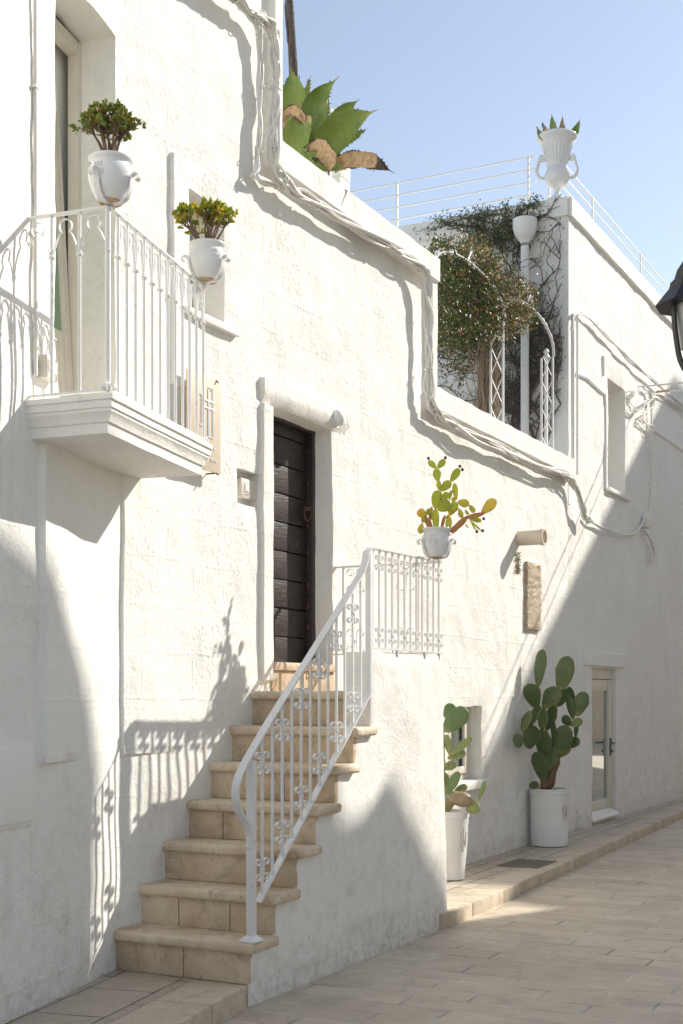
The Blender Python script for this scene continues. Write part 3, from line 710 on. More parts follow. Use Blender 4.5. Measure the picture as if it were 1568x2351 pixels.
def arch_piece(pa, pb, zt):
    """trefoil strap between two balusters"""
    d = (pb - pa); w = d.length; d.normalize(); wd = d.cross(Z)
    mb = MB(); mid = (pa + pb) / 2; R_ = min(.034, w * .30); zc_ = zt - .062
    half = []
    a0_ = R(-52)
    for i in range(15):
        a = R(90) - (R(90) - a0_) * i / 14; half.append((R_ * math.cos(a), zc_ + R_ * math.sin(a)))
    ex, ez = half[-1]
    bot = (w / 2 - .006, zt - .195)
    for i in range(1, 8):
        t = i / 7; half.append((ex + (bot[0] - ex) * (t ** .75) , ez - .004 + (bot[1] - ez) * (t ** 1.35)))
    pts = [mid - d * x_ + Z * z_ for x_, z_ in reversed(half)] + [mid + d * x_ + Z * z_ for x_, z_ in half[1:]]
    strip(mb, [Vector((p_.x, p_.y, p_.z)) for p_ in pts], wd, .013, .0045)
    return mb
def bal_side(pa, pb, k, skip0=False):
    pts = [pa.lerp(pb, i / k) for i in range(k + 1)]
    for i, p_ in enumerate(pts):
        if i == 0 and skip0: continue
        big = (i == 0 and not skip0)
        mb = MB(); r_ = .0135 if (i == k and k < 6) else .0082
        tube(mb, [Vector((p_.x, p_.y, RB)), Vector((p_.x, p_.y, RT - .002))], r_, 10)
        lathe(mb, Vector((p_.x, p_.y, RT - .215)), [(.008, 0), (.016, .006), (.017, .014), (.009, .022)], 12)
        mb.build('baluster', M['iron'], BAL)
        if i < k: arch_piece(pts[i], pts[i + 1], RT).build('arch_strap', M['iron'], BAL)
bal_side(c0w + ld * .02, c1 - ld * .005, 3)
bal_side(c1, c2 - fdv * .015, 12, True)
def curl(mb, base, d0, up, R0, w, t, turns=1.3, wd=None):
    """spiral ending: starts at base heading up, curls towards d0"""
    pts = []
    for i in range(26):
        a = 2 * math.pi * turns * i / 25; r_ = R0 * (1 - .5 * i / 25)
        pts.append(base + d0 * (R0 - r_ * math.cos(a)) + up * (r_ * math.sin(a)))
    strip(mb, pts, wd, w, t)
mb = MB()
for (p_, dd, wd) in ((c0w, -ld, fdv), ):
    for z_ in (RT + .005, RB + .01):
        b_ = Vector((p_.x, p_.y, z_)); curl(mb, b_, dd, Z, .022, .022, .005, 1.1, wd)
cc = Vector((c1.x, c1.y, RB + .008)); curl(mb, cc - fdv * .02, -fdv, Z, .020, .026, .005, 1.1, ld); curl(mb, cc + ld * .0, ld, Z, .020, .026, .005, 1.0, fdv)
cc = Vector((c2.x, c2.y, RB)); curl(mb, cc, fdv, Z, .025, .022, .005, 1.0, ld)
mb.build('end_scrolls', M['iron'], BAL)

def pot_holder(parent, c, r, angs):
    mb = MB()
    for a in angs:
        d = Vector((math.cos(a), math.sin(a), 0)); wd = d.cross(Z)
        pts = [c + d * q_ + Z * w_ for q_, w_ in ((0, -.012), (.035, -.012), (.066, -.006), (.090, .016), (.104, .055), (.110, .100))]
        pts = smooth_path(pts, 4); b_ = pts[-1]
        for i in range(1, 16):
            an = math.pi * 1.5 * i / 15; q = .022 * (1 - .35 * i / 15)
            pts.append(b_ + d * (.022 - q * math.cos(an)) + Z * (q * math.sin(an)))
        strip(mb, pts, wd, .030, .006)
    return mb.build('pot_holder', M['iron'], parent)
def pot(c, label, shell_ang):
    P_ = thing('flower_pot', c, label, 'flower pot', 'glazed pots on iron rails')
    r0 = .066; h = .205
    prof = [(r0 - .012, 0), (r0, .004), (r0 + .004, .012), (.088, .045), (.103, .085), (.1075, .118), (.104, .145), (.094, .163), (.0895, .172), (.093, .182), (.1025, .190), (.105, .197), (.102, .203), (.094, .203), (.086, .19), (.08, .17)]
    mb = MB(); lathe(mb, c, prof, 48); mb.build('pot_body', M['glaze'], P_, angle=60)
    mb = MB(); lathe(mb, c, [(.02, .182), (.084, .182), (.084, .186), (.02, .190)], 24); mb.build('soil', M['soil'], P_)
    mb = MB(); lathe(mb, c, [(.0, -.010), (.052, -.010), (.056, -.004), (.056, .0015), (.0, .0015)], 32); mb.build('pot_base', M['terracotta'], P_)
    mb = MB()
    def rz(z):
        for (r1, z1), (r2, z2) in zip(prof[3:12], prof[4:13]):
            if z1 <= z <= z2: return r1 + (r2 - r1) * (z - z1) / (z2 - z1)
        return .1
    def sp(a_, z_, o_=0.0): return c + Vector((math.cos(shell_ang + a_), math.sin(shell_ang + a_), 0)) * (rz(z_) + o_) + Z * z_
    for k in range(-3, 4):
        a_ = k * .09; z1_ = .128 - abs(k) * .004
        tube(mb, [sp(a_ * .25, .066, -.001), sp(a_ * .7, (.066 + z1_) / 2, .001), sp(a_, z1_, .0005)], [.002, .0045, .005], 6)
    for k in (-1, 0, 1): tube(mb, [sp(k * .13, .134, 0), sp(k * .15, .146, .002), sp(k * .12, .156, -.001)], [.005, .0065, .004], 6)
    mb.build('shell_relief', M['glaze'], P_)
    return P_
# ---------------------------------------------------------------- pots on rails
cA = Vector((c1.x, c1.y, RT + .028)) + ld * .005 - fdv * -.012
PA = pot(cA, 'white glazed pot on the front corner of the balcony railing with a dark jade plant', R(-115))
pot_holder(BAL, cA, .08, [R(-118), R(-18), R(110)])
cB = Vector((c2.x, c2.y, RT + .028)) - fdv * .03 + ld * .03
PB = pot(cB, 'white glazed pot at the wall end of the balcony railing, holding a yellowing jade plant', R(-62))
pot_holder(BAL, cB, .08, [R(-30), R(90), R(205)])
NR = .865                                             # plane of the stair railing
s, z = at(1006, 1283, NR)
cC = WB(2.585, NR - .01, 2.585 + .03)
PC = pot(cC, 'white glazed pot on the far corner of the landing railing, under a small prickly pear', R(-110))

# ---------------------------------------------------------------- staircase
ST = thing('staircase', WB(0, .87, .12), 'outdoor limestone staircase with white side wall rising to the dark door', 'staircase')
RI, ZB = .222, .12
rs = [None] + [.015 + .2475 * (k - 1) for k in range(1, 8)]
rt = [ZB] + [ZB + RI * k for k in range(1, 8)]
for k in range(1, 8):
    zb = rt[k - 1]; zt = rt[k] - .058; seam = [.46, .30, .66, .24, .52, .36, .5][k - 1]; nf = .868 if k < 7 else .695
    mb = MB()
    segs = [(-.05, seam), (seam + .005, nf)] if k != 2 else [(-.05, .26), (.265, .60), (.605, nf)]
    for a, b in segs: box(mb, WB(rs[k] + .025 + .0015 * (a > 0), (a + b) / 2, (zb + zt) / 2), U, N, Z, .025, (b - a) / 2, (zt - zb) / 2, .005)
    mb.build('riser', M['riser'], ST)
    a = rs[k] - .032; b = (rs[k + 1] + .02) if k < 7 else 2.66; nf2 = .915 if k < 7 else .69
    bm = bmesh.new(); bmesh.ops.create_cube(bm, size=2)
    sx, sy, sz = (b - a) / 2, (nf2 + .03) / 2, .0295
    for v in bm.verts: v.co = Vector((v.co.x * sx, v.co.y * sy, v.co.z * sz))
    bmesh.ops.bevel(bm, geom=[e_ for e_ in bm.edges], offset=.024, segments=4, affect='EDGES', profile=.55)
    bmesh.ops.subdivide_edges(bm, edges=[e_ for e_ in bm.edges if e_.calc_length() > .12], cuts=12, use_grid_fill=True)
    c = WB((a + b) / 2, (nf2 - .03) / 2, rt[k] - .0295); bm.verts.index_update(); vs = []
    for v in bm.verts:
        p_ = c + U * v.co.x + N * v.co.y + Z * v.co.z
        q_ = noise.noise(p_ * 9) * .0045 + noise.noise(p_ * 30) * .002
        if v.co.x < -sx + .08: p_ += (-U * .7 + Z * .5) * q_
        if v.co.y > sy - .05: p_ += N * q_ * 1.4
        p_ += Z * noise.noise(p_ * 4) * .003
        vs.append(p_)
    mb = MB(); mb.add(vs, [[v.index for v in f_.verts] for f_ in bm.faces]); bm.free()
    mb.build('tread', M['step'], ST, angle=60)
def inst(s, z):
    if s > 1.482: return z < 1.92
    s -= .016
    if s < rs[1]: return False
    k = max(i for i in range(1, 8) if rs[i] <= s) if s < rs[7] else 6
    return z < rt[min(k, 6)] - .045
lines_s = [rs[k] + .016 for k in range(1, 7)] + [1.482]; lines_z = [rt[k] - .045 for k in range(1, 7)]
wall('side_wall', M['plaster_stair'], ST, rs[1] + .016, 2.66, -.05, 1.92, inst, [], lines_s, lines_z, off=.87, depth=lambda s, z: .175, P=WB, seed=3,
     step=.05, amp=.006, shear=lambda s, z: max(0, (s - 1.9) / .76) ** 1.0 * (1.92 - z) * .055 if s > 1.9 else 0)
mb = MB(); prism(mb, [WB(.02, .015, -.02), WB(2.68, .015, -.02), WB(2.68, .84, -.02), WB(.02, .84, -.02)], Z * .1)
for k in range(1, 7): prism(mb, [WB(rs[k] + .05, .01, 0), WB(2.62, .01, 0), WB(2.62, .80, 0), WB(rs[k] + .05, .80, 0)], Z * (rt[k] - .07))
prism(mb, [WB(1.6, .01, 0), WB(2.64, .01, 0), WB(2.64, .80, 0), WB(1.6, .80, 0)], Z * 1.60)
mb.build('stair_core', M['plaster_plain'], ST, smooth=False)

# stair railing
RL = thing('stair_railing', WB(.18, NR, rt[1]), 'white wrought iron railing with scrolls along the staircase and landing', 'railing')
def PRl(s, z): return WB(s, NR, z)
def prl(x, y): return PRl(*at(x, y, NR))
ns = at(577, 2148, NR)[0]
mb = MB(); box(mb, PRl(ns, (rt[1] + 1.30) / 2), U, N, Z, .021, .021, (1.30 - rt[1]) / 2, .003)
nwl = mb.build('newel_post', M['iron'], RL)
mb = MB(); bp = rt[1]; vs = []
for (q_, z_) in ((.048, bp), (.048, bp + .007), (.024, bp + .032)):
    vs += [WB(ns + a * q_, NR + b * q_, z_) for a, b in ((-1, -1), (1, -1), (1, 1), (-1, 1))]
mb.add(vs, [(i * 4 + k, i * 4 + (k + 1) % 4, i * 4 + 4 + (k + 1) % 4, i * 4 + 4 + k) for i in range(2) for k in range(4)] + [(11, 10, 9, 8)]); mb.build('base_flange', M['iron'], nwl, smooth=False)
hr = smooth_path([prl(*q) for q in ((571, 1946), (575, 1938), (569, 1900), (548, 1862), (540, 1825), (547, 1785), (566, 1745), (612, 1665))], 6)
top = (1.478, 2.575)
hr += [prl(612, 1665).lerp(prl(828, 1318), t) for t in (.33, .66)] + smooth_path([prl(828, 1318), prl(838, 1290), prl(841, 1270), PRl(1.482, 2.562), PRl(1.512, 2.574), PRl(1.6, 2.575)], 5) + [PRl(2.62, 2.585)]
mb = MB(); strip(mb, hr, N, .046, .010)
mb.build('handrail', M['iron'], RL, angle=30)
mb = MB(); bar(mb, PRl(1.49, 1.945), PRl(2.63, 1.945), .028, .010, N); mb.build('landing_rail', M['iron'], RL); mb = MB(); bar(mb, PRl(2.62, 1.945), WB(2.62, 0, 1.945), .028, .010, U); mb.build('return_rail', M['iron'], RL); mb = MB()
bar(mb, PRl(2.62, 2.583), WB(2.62, .03, 2.583), .040, .010, U); bar(mb, WB(2.62, .03, 2.583), WB(2.62, -.01, 2.53), .040, .010, U)
mb.build('return_rail', M['iron'], RL)
for s_ in (1.9, 2.35, 2.6): mb = MB(); bar(mb, PRl(s_, 1.945), PRl(s_, 1.90), .02, .012, N); mb.build('rail_foot', M['iron'], RL)
b0_, b1_ = at(592, 2072, NR), at(849, 1588, NR)
mb = MB(); bar(mb, PRl(*b0_), PRl(*b1_), .040, .009, N); mb.build('bottom_rail', M['iron'], RL)
mb = MB(); box(mb, PRl(1.482, (1.452 + 2.56) / 2), U, N, Z, .018, .018, (2.555 - 1.452) / 2, .003); mb.build('landing_post', M['iron'], RL)
def zline(s, p, q): return p[1] + (s - p[0]) * (q[1] - p[1]) / (q[0] - p[0])
h0, h1 = at(612, 1665, NR), at(828, 1318, NR)
sb0, sb1 = at(602, 1900, NR)[0], at(828, 1500, NR)[0]
# one four-curl motif, copied
def motif(c, dS, wd, R0=.033, dz=.046, w=.018, RV=.024):
    mb = MB()
    for sx in (-1, 1):
        for sz in (-1, 1):
            pts = [c + dS * (sx * .006), c + dS * (sx * .010) + Z * (sz * dz * .45), c + dS * (sx * .018) + Z * (sz * dz * .85)]
            pts = smooth_path(pts, 3); o_ = c + dS * (sx * (.010 + R0)) + Z * (sz * dz * .82)
            pts = pts[:-2]
            for i in range(18):
                a = math.pi - 2 * math.pi * .92 * i / 17; r_ = R0 * (1 - .5 * i / 17)
                pts.append(o_ + dS * (sx * r_ * math.cos(a)) + Z * (sz * r_ * RV / R0 * math.sin(a)))
            strip(mb, pts, wd, w, .0045)
    lathe(mb, c - Z * .007, [(.010, 0), (.0135, .003), (.0135, .011), (.010, .014)], 10)
    return mb
m0 = PRl(sb0, 1.0); mt = None
nb = 12
for i in range(nb):
    s_ = sb0 + (sb1 - sb0) * i / (nb - 1)
    zb = zline(s_, b0_, b1_); zt = zline(s_, h0, h1)
    mb = MB(); box(mb, PRl(s_, (zb + zt) / 2), U, N, Z, .0065, .0065, (zt - zb) / 2); mb.build('baluster', M['iron'], RL, smooth=False)
    if i % 2 == 0:
        for z_ in (zb + .135, zt - .165):
            if mt is None: mt = motif(PRl(s_, z_), U, N).build('scroll', M['iron'], RL, angle=60); base_ = PRl(s_, z_)
            else: copy_obj(mt, RL, PRl(s_, z_) - base_)
nl = 12
for i in range(nl):
    s_ = 1.535 + (2.60 - 1.535) * i / (nl - 1)
    mb = MB(); box(mb, PRl(s_, (1.945 + 2.575) / 2), U, N, Z, .0065, .0065, .315); mb.build('baluster', M['iron'], RL, smooth=False)
    if i % 2 == 1:
        for z_ in (2.03, 2.49):
            if i == 1 and z_ < 2.1: mt3 = motif(PRl(s_, z_), U, N, .024, .038, .014, .018).build('scroll', M['iron'], RL, angle=60); bs3 = PRl(s_, z_)
            else: copy_obj(mt3, RL, PRl(s_, z_) - bs3)
for i in range(4):
    n_ = .10 + .2 * i
    mb = MB(); box(mb, WB(2.62, n_, (1.945 + 2.575) / 2), U, N, Z, .0065, .0065, .315); mb.build('baluster', M['iron'], RL, smooth=False)
mt2 = None
for n_ in (.2, .6):
    for z_ in (2.04, 2.48):
        if mt2 is None: mt2 = motif(WB(2.62, n_, z_), N, U, .034, .07, .014, .034).build('scroll', M['iron'], RL, angle=60); bs2 = WB(2.62, n_, z_)
        else: copy_obj(mt2, RL, WB(2.62, n_, z_) - bs2)
pot_holder(RL, cC, .08, [R(-35), R(80), R(205)])

# ---------------------------------------------------------------- ground
mb = MB(); q = 70
vs = [(-60, -30, 0), (90, -30, 0), (90, 140, 0), (-60, 140, 0)]
uvs = [[((Vector(v) - B0).dot(N), (Vector(v) - B0).dot(U)) for v in vs]]
mb.add(vs, [(0, 1, 2, 3)], uvs); tag(mb.build('street', M['street'], smooth=False), kind='structure')
# pavement beyond the stairs and its kerb
kl = [(2.60, .905), (3.0, .887), (3.4, .872), (3.887, .868), (7.8, .70), (11.77, .525), (16, .40), (30, .3)]
def kn(s):
    for (a, b), (c, d) in zip(kl, kl[1:]):
        if a <= s <= c: return b + (d - b) * (s - a) / (c - a)
mb = MB(); vs = []; fs = []; uvs = []; S_ = [2.60 + .3 * i for i in range(92)]
for i, s_ in enumerate(S_): vs += [WB(s_, -.02, .1 + .004 * nz(s_, 0, 1.5)), WB(s_, kn(min(s_, 29.9)) - .26, .1)]
for i in range(len(S_) - 1):
    f_ = (i * 2, i * 2 + 1, i * 2 + 3, i * 2 + 2); fs.append(f_); uvs.append([((vs[k] - B0).dot(U), (vs[k] - B0).dot(N)) for k in f_])
mb.add(vs, fs, uvs); tag(mb.build('pavement', M['pave']), kind='structure')
mb = MB(); s_ = 2.60; rr = random.Random(5)
while s_ < 26:
    L_ = rr.uniform(.42, .72); s2 = s_ + L_ - .006
    a0_, a1_ = kn(min(s_, 29)), kn(min(s2, 29)); d = (WB(s2, a1_, 0) - WB(s_, a0_, 0)); ll = d.length; d.normalize(); nn = Vector((d.y, -d.x, 0))
    c = (WB(s_, a0_, 0) + WB(s2, a1_, 0)) / 2 - nn * .13; h_ = .104 + rr.uniform(-.004, .004)
    box(mb, Vector((c.x, c.y, h_ / 2 - .02)) + nn * rr.uniform(-.005, .005), d, nn, Z, ll / 2, .13, h_ / 2 + .02, .012); s_ += L_
tag(mb.build('kerb', M['kerb']), kind='structure')
# low platform in front of the stairs
def pf(k, n): return C0 - A * k + NA * n
d1 = (Vector((-.642, 6.44, 0)) - Vector((-.504, 6.88, 0))).normalized(); O_ = WB(.0, .87, 0)
E = [O_ + d1 * t_ for t_ in (0, .45, 1.25, 2.2, 3.5, 6.5)]
E0 = WB(.03, .865, 0)
mb = MB(); nn = Vector((-d1.y, d1.x, 0)); nn = nn if nn.x > 0 else -nn
zt = .122
for a, b in zip(E, E[1:]):
    c = (a + b) / 2 - nn * .16; box(mb, Vector((c.x, c.y, zt / 2 - .02)), d1, nn, Z, (b - a).length / 2 - .003, .16, zt / 2 + .02, .010)
tag(mb.build('platform_kerb', M['kerb']), kind='structure')
mb = MB(); vs = [E[0] - nn * .322 - d1 * .02, E[-1] - nn * .322, pf(7, -.05), pf(0, -.05), WB(.1, -.05, 0)]
vs = [Vector((v.x, v.y, .119)) for v in vs]
mb.add(vs, [tuple(range(len(vs)))], [[(-(v - O_).dot(d1), (v - O_).dot(nn)) for v in vs]]); tag(mb.build('platform', M['slab'], smooth=False), kind='structure')
mb = MB(); prism(mb, [WB(-.2, -.02, -.05), WB(.03, -.02, -.05), WB(.03, .86, -.05), WB(-.12, .84, -.05)], Z * .1665); tag(mb.build('platform_edge', M['kerb'], smooth=False), kind='structure')
# drain grate
mb = MB(); q = [gp(1144, 1985, .108), gp(1179, 1972, .108), gp(1272, 1980, .108), gp(1247, 1991, .108)]
gc = WB(4.62, .47, .0); 
qq = sum(q, Vector()) / 4; s_ = (qq - B0).dot(U); n_ = (qq - B0).dot(N)
for a in range(9):
    box(mb, WB(s_, n_ - .18 + .045 * a, .106), U, N, Z, .27, .008, .004)
    box(mb, WB(s_ - .26 + .065 * a, n_, .107), U, N, Z, .008, .19, .004)
box(mb, WB(s_, n_, .1005), U, N, Z, .27, .19, .003)
tag(mb.build('drain_grate', M['grate'], smooth=False), 'dark iron drain grate set in the pavement before the second tall cactus pot', 'grate')

# ---------------------------------------------------------------- tall planters with monogram
def tall_pot(c, rim, base, h, label, ang):
    P_ = thing('tall_planter', c, label, 'planter', 'tall white planters on the pavement')
    mid = (rim * .55 + base * .45)
    prof = [(base - .01, 0), (base, .006), (base * 1.005, .03), (mid, h * .5), (rim * .955, h - .06), (rim * .965, h - .052), (rim * .985, h - .05), (rim * .985, h - .028), (rim * .97, h - .024), (rim, h - .016), (rim, h - .002), (rim * .98, h), (rim * .90, h), (rim * .88, h - .05)]
    mb = MB(); lathe(mb, c, prof, 56); mb.build('planter_body', M['glaze'], P_, angle=35)
    mb = MB(); lathe(mb, c, [(.01, h - .05), (rim * .9, h - .05), (rim * .9, h - .045), (.01, h - .035)], 24); mb.build('soil', M['soil'], P_)
    d = Vector((math.cos(ang), math.sin(ang), 0)); t = Z.cross(d)
    mb = MB(); zc = h * .60
    def rad(z): 
        return base + (mid - base) * z / (h * .5) if z < h * .5 else mid + (rim * .955 - mid) * (z - h * .5) / (h * .45)
    def ln(x0, z0, x1, z1):
        for x_, z_ in ((0, 0),):
            p0 = c + (d * math.cos(x0 / rim) + t * math.sin(x0 / rim)) * (rad(zc + z0) + .0005) + Z * (zc + z0)
            p1 = c + (d * math.cos(x1 / rim) + t * math.sin(x1 / rim)) * (rad(zc + z1) + .0005) + Z * (zc + z1)
            tube(mb, [p0, p1], .0019, 4)
    for x_ in (-.030, -.019): ln(x_, -.07, x_, .06)
    ln(-.04, -.07, -.01, -.07); ln(-.04, .06, .0, .06); ln(-.03, .04, .045, .04); ln(-.03, .028, .045, .028)
    for x_ in (.0, .008): ln(x_, -.10, x_, .095)
    ln(-.008, .095, .018, .095); ln(-.008, -.10, .018, -.10)
    ln(.008, .02, .022, -.05); ln(.022, -.05, .036, .02)
    for x_ in (.036, .044): ln(x_, -.07, x_, .06)
    mb.build('monogram', M['mark'], P_)
    return P_
c = gp(1036, 2018, .104); cD = WB((c - B0).dot(U), .25, .104)
PD = tall_pot(cD, .165, .122, .575, 'tall tapered white planter half hidden by the stair wall, in sunlight', R(-48))
c = gp(1250, 1940, .104); cE = WB((c - B0).dot(U), .215, .104)
PE = tall_pot(cE, .205, .188, .585, 'tall barrel-shaped white planter standing in shade beside the glass door', R(-48))

# ---------------------------------------------------------------- cactus pads
def pad(mb, b, t, w, phi=0.0, val=0.0, thick=.17, woody=False):
    ax = t - b; L_ = ax.length; ax.normalize()
    vd = ((b + t) / 2 - Vector((0, 0, EYE))).normalized()
    sd = ax.cross(vd).normalized(); fd_ = sd.cross(ax).normalized()
    sd2 = sd * math.cos(phi) + fd_ * math.sin(phi); fd2 = sd2.cross(ax)
    ns_, nr = 22, 18; vs = []
    th = w * thick if not woody else w * .75
    sdv = b.x * 7.1 + t.z * 3.3
    for i in range(nr + 1):
        tt = i / nr
        if woody: r_ = (1 - .25 * tt) * (.25 + .75 * min(1, 4 * min(tt, 1 - tt) + .3)) + .08 * math.sin(9 * tt + sdv)
        else:
            a = math.acos(1 - 2 * min(max(tt, .0), 1)); r_ = math.sin(a) ** .85 * (.62 + .38 * min(1, tt * 1.6)) if 0 < tt < 1 else .10
            r_ = max(r_, .13 if tt < .5 else .04); r_ *= 1.04
        for k in range(ns_):
            an = 2 * math.pi * k / ns_
            o_ = sd2 * (math.cos(an) * r_ * w / 2) + fd2 * (math.sin(an) * abs(math.sin(an)) ** .2 * (r_ * .9 + .06) * th / 2)
            p_ = b + ax * (L_ * tt) + o_
            p_ += o_ * (noise.noise(p_ * 11 + Vector((sdv, 0, 0))) * .16) + fd2 * (math.sin(tt * 3.1 + sdv) * L_ * .03)
            vs.append(p_)
    fs = [(i * ns_ + k, i * ns_ + (k + 1) % ns_, (i + 1) * ns_ + (k + 1) % ns_, (i + 1) * ns_ + k) for i in range(nr) for k in range(ns_)]
    fs += [tuple(range(ns_ - 1, -1, -1)), tuple(range(nr * ns_, (nr + 1) * ns_))]
    b0 = mb.add(vs, fs, val=val); mb.hasat = True
    for i in range(nr + 1):
        for k in range(ns_): mb.at[b0 + i * ns_ + k] = min(1, val + (.16 if abs(math.cos(2 * math.pi * k / ns_)) > .93 and val < .5 else 0) + (.55 * (1 - i / nr * 5) if i / nr < .2 and val < .5 else 0))
def cactus(name_label, mat, Y, ox, oy, sc_, pads, parent_cat='cactus', fruits=(), fr_r=0, seed=1, lean=0.0):
    rr = random.Random(seed)
    def P_(x, y, d=0):
        X_ = (ox + x / sc_) / 1.7424
        return dp(X_, (oy + y / sc_) / 1.7424, Y + d + lean * min(0, X_ - 1250))
    k_ = Y / F / 1.7424 / sc_
    root = thing('prickly_pear', P_(*pads[0][:2]), name_label, 'cactus')
    for q in pads:
        bx_, by_, tx_, ty_, w_, phi, d0, d1_, val, woody = (list(q) + [0, 0, 0, 0, False])[:10]
        mb = MB(); pad(mb, P_(bx_, by_, d0), P_(tx_, ty_, d1_), w_ * k_ / max(.3, math.cos(phi)) * 1.2, phi, val, woody=woody)
        mb.build('stem' if woody else 'pad', mat, root, angle=80)
    for (x, y) in fruits:
        mb = MB(); c = P_(x, y, 0); r_ = fr_r * k_
        lathe(mb, c, [(r_ * .4, -r_), (r_ * .9, -r_ * .5), (r_, 0), (r_ * .9, r_ * .6), (r_ * .5, r_ * .95)], 12); mb.build('fruit', M['fruit'], root)
    return root
Wd = True
padsE = [(535, 1600, 650, 1230, 105, 0, 0, 0, 1, Wd), (520, 1590, 500, 1480, 80, 0, -.05, -.05, 1, Wd),
 (515, 1510, 435, 1195, 135, .35, -.05, -.08), (530, 1290, 490, 960, 150, .2, 0, -.02), (675, 1220, 740, 915, 168, 0, -.05, -.1, .05),
 (470, 1010, 300, 1050, 205, .2, -.03, -.08, 0), (285, 1030, 205, 1115, 120, .3, -.09, -.12, .05), (300, 990, 345, 765, 85, .9, -.08, -.05, .25),
 (370, 930, 448, 706, 85, .8, -.06, -.03), (492, 975, 500, 735, 95, .5, -.01, 0, .35), (435, 745, 350, 478, 148, .1, -.02, .0, .05), (443, 520, 500, 125, 105, .5, 0, 0, 0),
 (505, 740, 665, 528, 150, .2, -.02, -.05, .15), (680, 562, 770, 195, 165, 0, -.05, -.06, .18), (650, 722, 735, 530, 125, .4, .06, .08), (535, 975, 625, 708, 100, .4, .05, .05),
 (835, 690, 765, 515, 65, .7, .05, .03), (822, 860, 768, 598, 68, .6, 0, .0), (828, 835, 882, 582, 52, .9, .04, .04, .3), (862, 822, 935, 565, 130, .1, -.02, -.04, .12),
 (790, 920, 915, 868, 75, .3, 0, -.02, .55), (790, 925, 718, 815, 82, .4, 0, .02), (612, 1140, 610, 848, 52, 1.1, -.04, -.04, .05), (840, 1050, 862, 898, 40, 1.1, 0, 0), (785, 1150, 875, 1050, 85, .3, .03, .0, .1),
 (560, 1170, 600, 1060, 90, .2, .06, .06), (530, 1400, 625, 1150, 120, .2, -.02, -.02, .2), (455, 1560, 365, 1530, 75, .2, -.08, -.12), (640, 1260, 790, 1130, 80, .2, .02, .02, .6)]
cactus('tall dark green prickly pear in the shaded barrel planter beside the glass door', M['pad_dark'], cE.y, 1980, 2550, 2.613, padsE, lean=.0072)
padsD = [(60, 1420, 110, 1240, 190, .1, 0, 0, .7), (70, 440, 350, 165, 205, 0, -.03, -.05, .05), (90, 280, 185, 108, 130, .1, .05, .05), (152, 725, 100, 475, 75, .5, 0, 0, .3), (152, 725, 412, 515, 82, .4, 0, -.05, .3),
 (120, 765, 340, 690, 92, .3, .02, -.02, .3), (50, 890, 232, 825, 90, .1, 0, 0, .3), (100, 1215, 262, 925, 100, .3, -.03, -.05), (75, 1200, 75, 925, 115, .1, .06, .06, .3), (140, 1225, 420, 1290, 165, .1, -.03, -.06, .9, Wd),
 (495, 1290, 570, 1025, 48, 1.1, -.06, -.06, .1), (350, 1400, 505, 1320, 135, .1, -.06, -.06, .45), (52, 730, 55, 450, 60, .9, .04, .04), (180, 1200, 355, 1090, 85, .2, .05, .05, .3), (60, 1430, 60, 1000, 70, 0, .02, .02, .9, Wd), (60, 1050, 60, 420, 60, 0, .03, .03, .5, Wd)]
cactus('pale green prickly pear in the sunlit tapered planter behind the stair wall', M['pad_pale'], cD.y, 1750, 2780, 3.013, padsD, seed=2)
padsC = [(350, 1370, 255, 1140, 84, 0, 0, 0, 1, Wd), (640, 1370, 905, 1120, 92, 0, 0, -.02, .9, Wd), (885, 1140, 1160, 1075, 68, 0, -.02, -.05, .9, Wd), (480, 1370, 545, 1100, 50, 0, .02, .02, 1, Wd), (410, 1360, 400, 1000, 95, .1, 0, 0, .1),
 (400, 1005, 440, 712, 160, 0, 0, 0), (440, 1025, 622, 885, 165, 0, -.02, -.02), (478, 725, 635, 568, 118, .1, 0, .01), (458, 712, 450, 555, 62, .7, 0, 0), (440, 572, 412, 368, 108, 0, 0, 0, .05), (415, 368, 288, 250, 82, .1, 0, 0), (432, 366, 548, 228, 90, 0, 0, 0), (638, 575, 778, 368, 105, 0, .01, .02),
 (548, 862, 578, 735, 98, .1, .02, .02), (616, 870, 650, 708, 50, .6, .01, .01), (730, 865, 695, 595, 78, .3, .02, .02, .2), (672, 915, 690, 815, 62, .3, .02, .02, .2), (612, 1085, 735, 898, 112, .1, 0, 0, .15), (548, 1150, 770, 988, 36, 0, 0, 0, .6, Wd), (748, 890, 930, 930, 112, .2, 0, 0, .3), (930, 940, 1012, 1060, 80, .3, 0, 0, .2),
 (772, 1000, 812, 1145, 70, .3, 0, 0, .3), (862, 1015, 915, 1095, 44, .4, 0, 0, .2), (1132, 1075, 1340, 850, 140, .2, -.04, -.06, .45), (940, 1160, 1122, 1190, 66, .2, 0, 0), (935, 1160, 1035, 1340, 26, 0, 0, 0), (968, 1200, 1115, 1345, 26, 0, 0, 0), (862, 1240, 915, 1300, 24, 0, 0, 0, .2),
 (255, 1120, 118, 1030, 115, .1, .03, .03, .62), (365, 1050, 248, 1045, 92, .1, 0, 0, .1), (250, 1075, 198, 1220, 80, .1, 0, 0, .2), (190, 1225, 160, 1392, 86, .1, 0, 0, .35), (600, 1360, 612, 1120, 88, .1, .02, .02, .2), (320, 1170, 340, 970, 60, 0, .02, .02, .9, Wd)]
cactus('small yellow-green prickly pear with purple fruits in the pot on the landing railing', M['pad_gold'], cC.y, 1640, 1780, 3.92, padsC, seed=3,
       fruits=((290, 210), (556, 200), (783, 333), (822, 386), (1157, 1156), (1048, 1358), (1140, 1345)), fr_r=25)

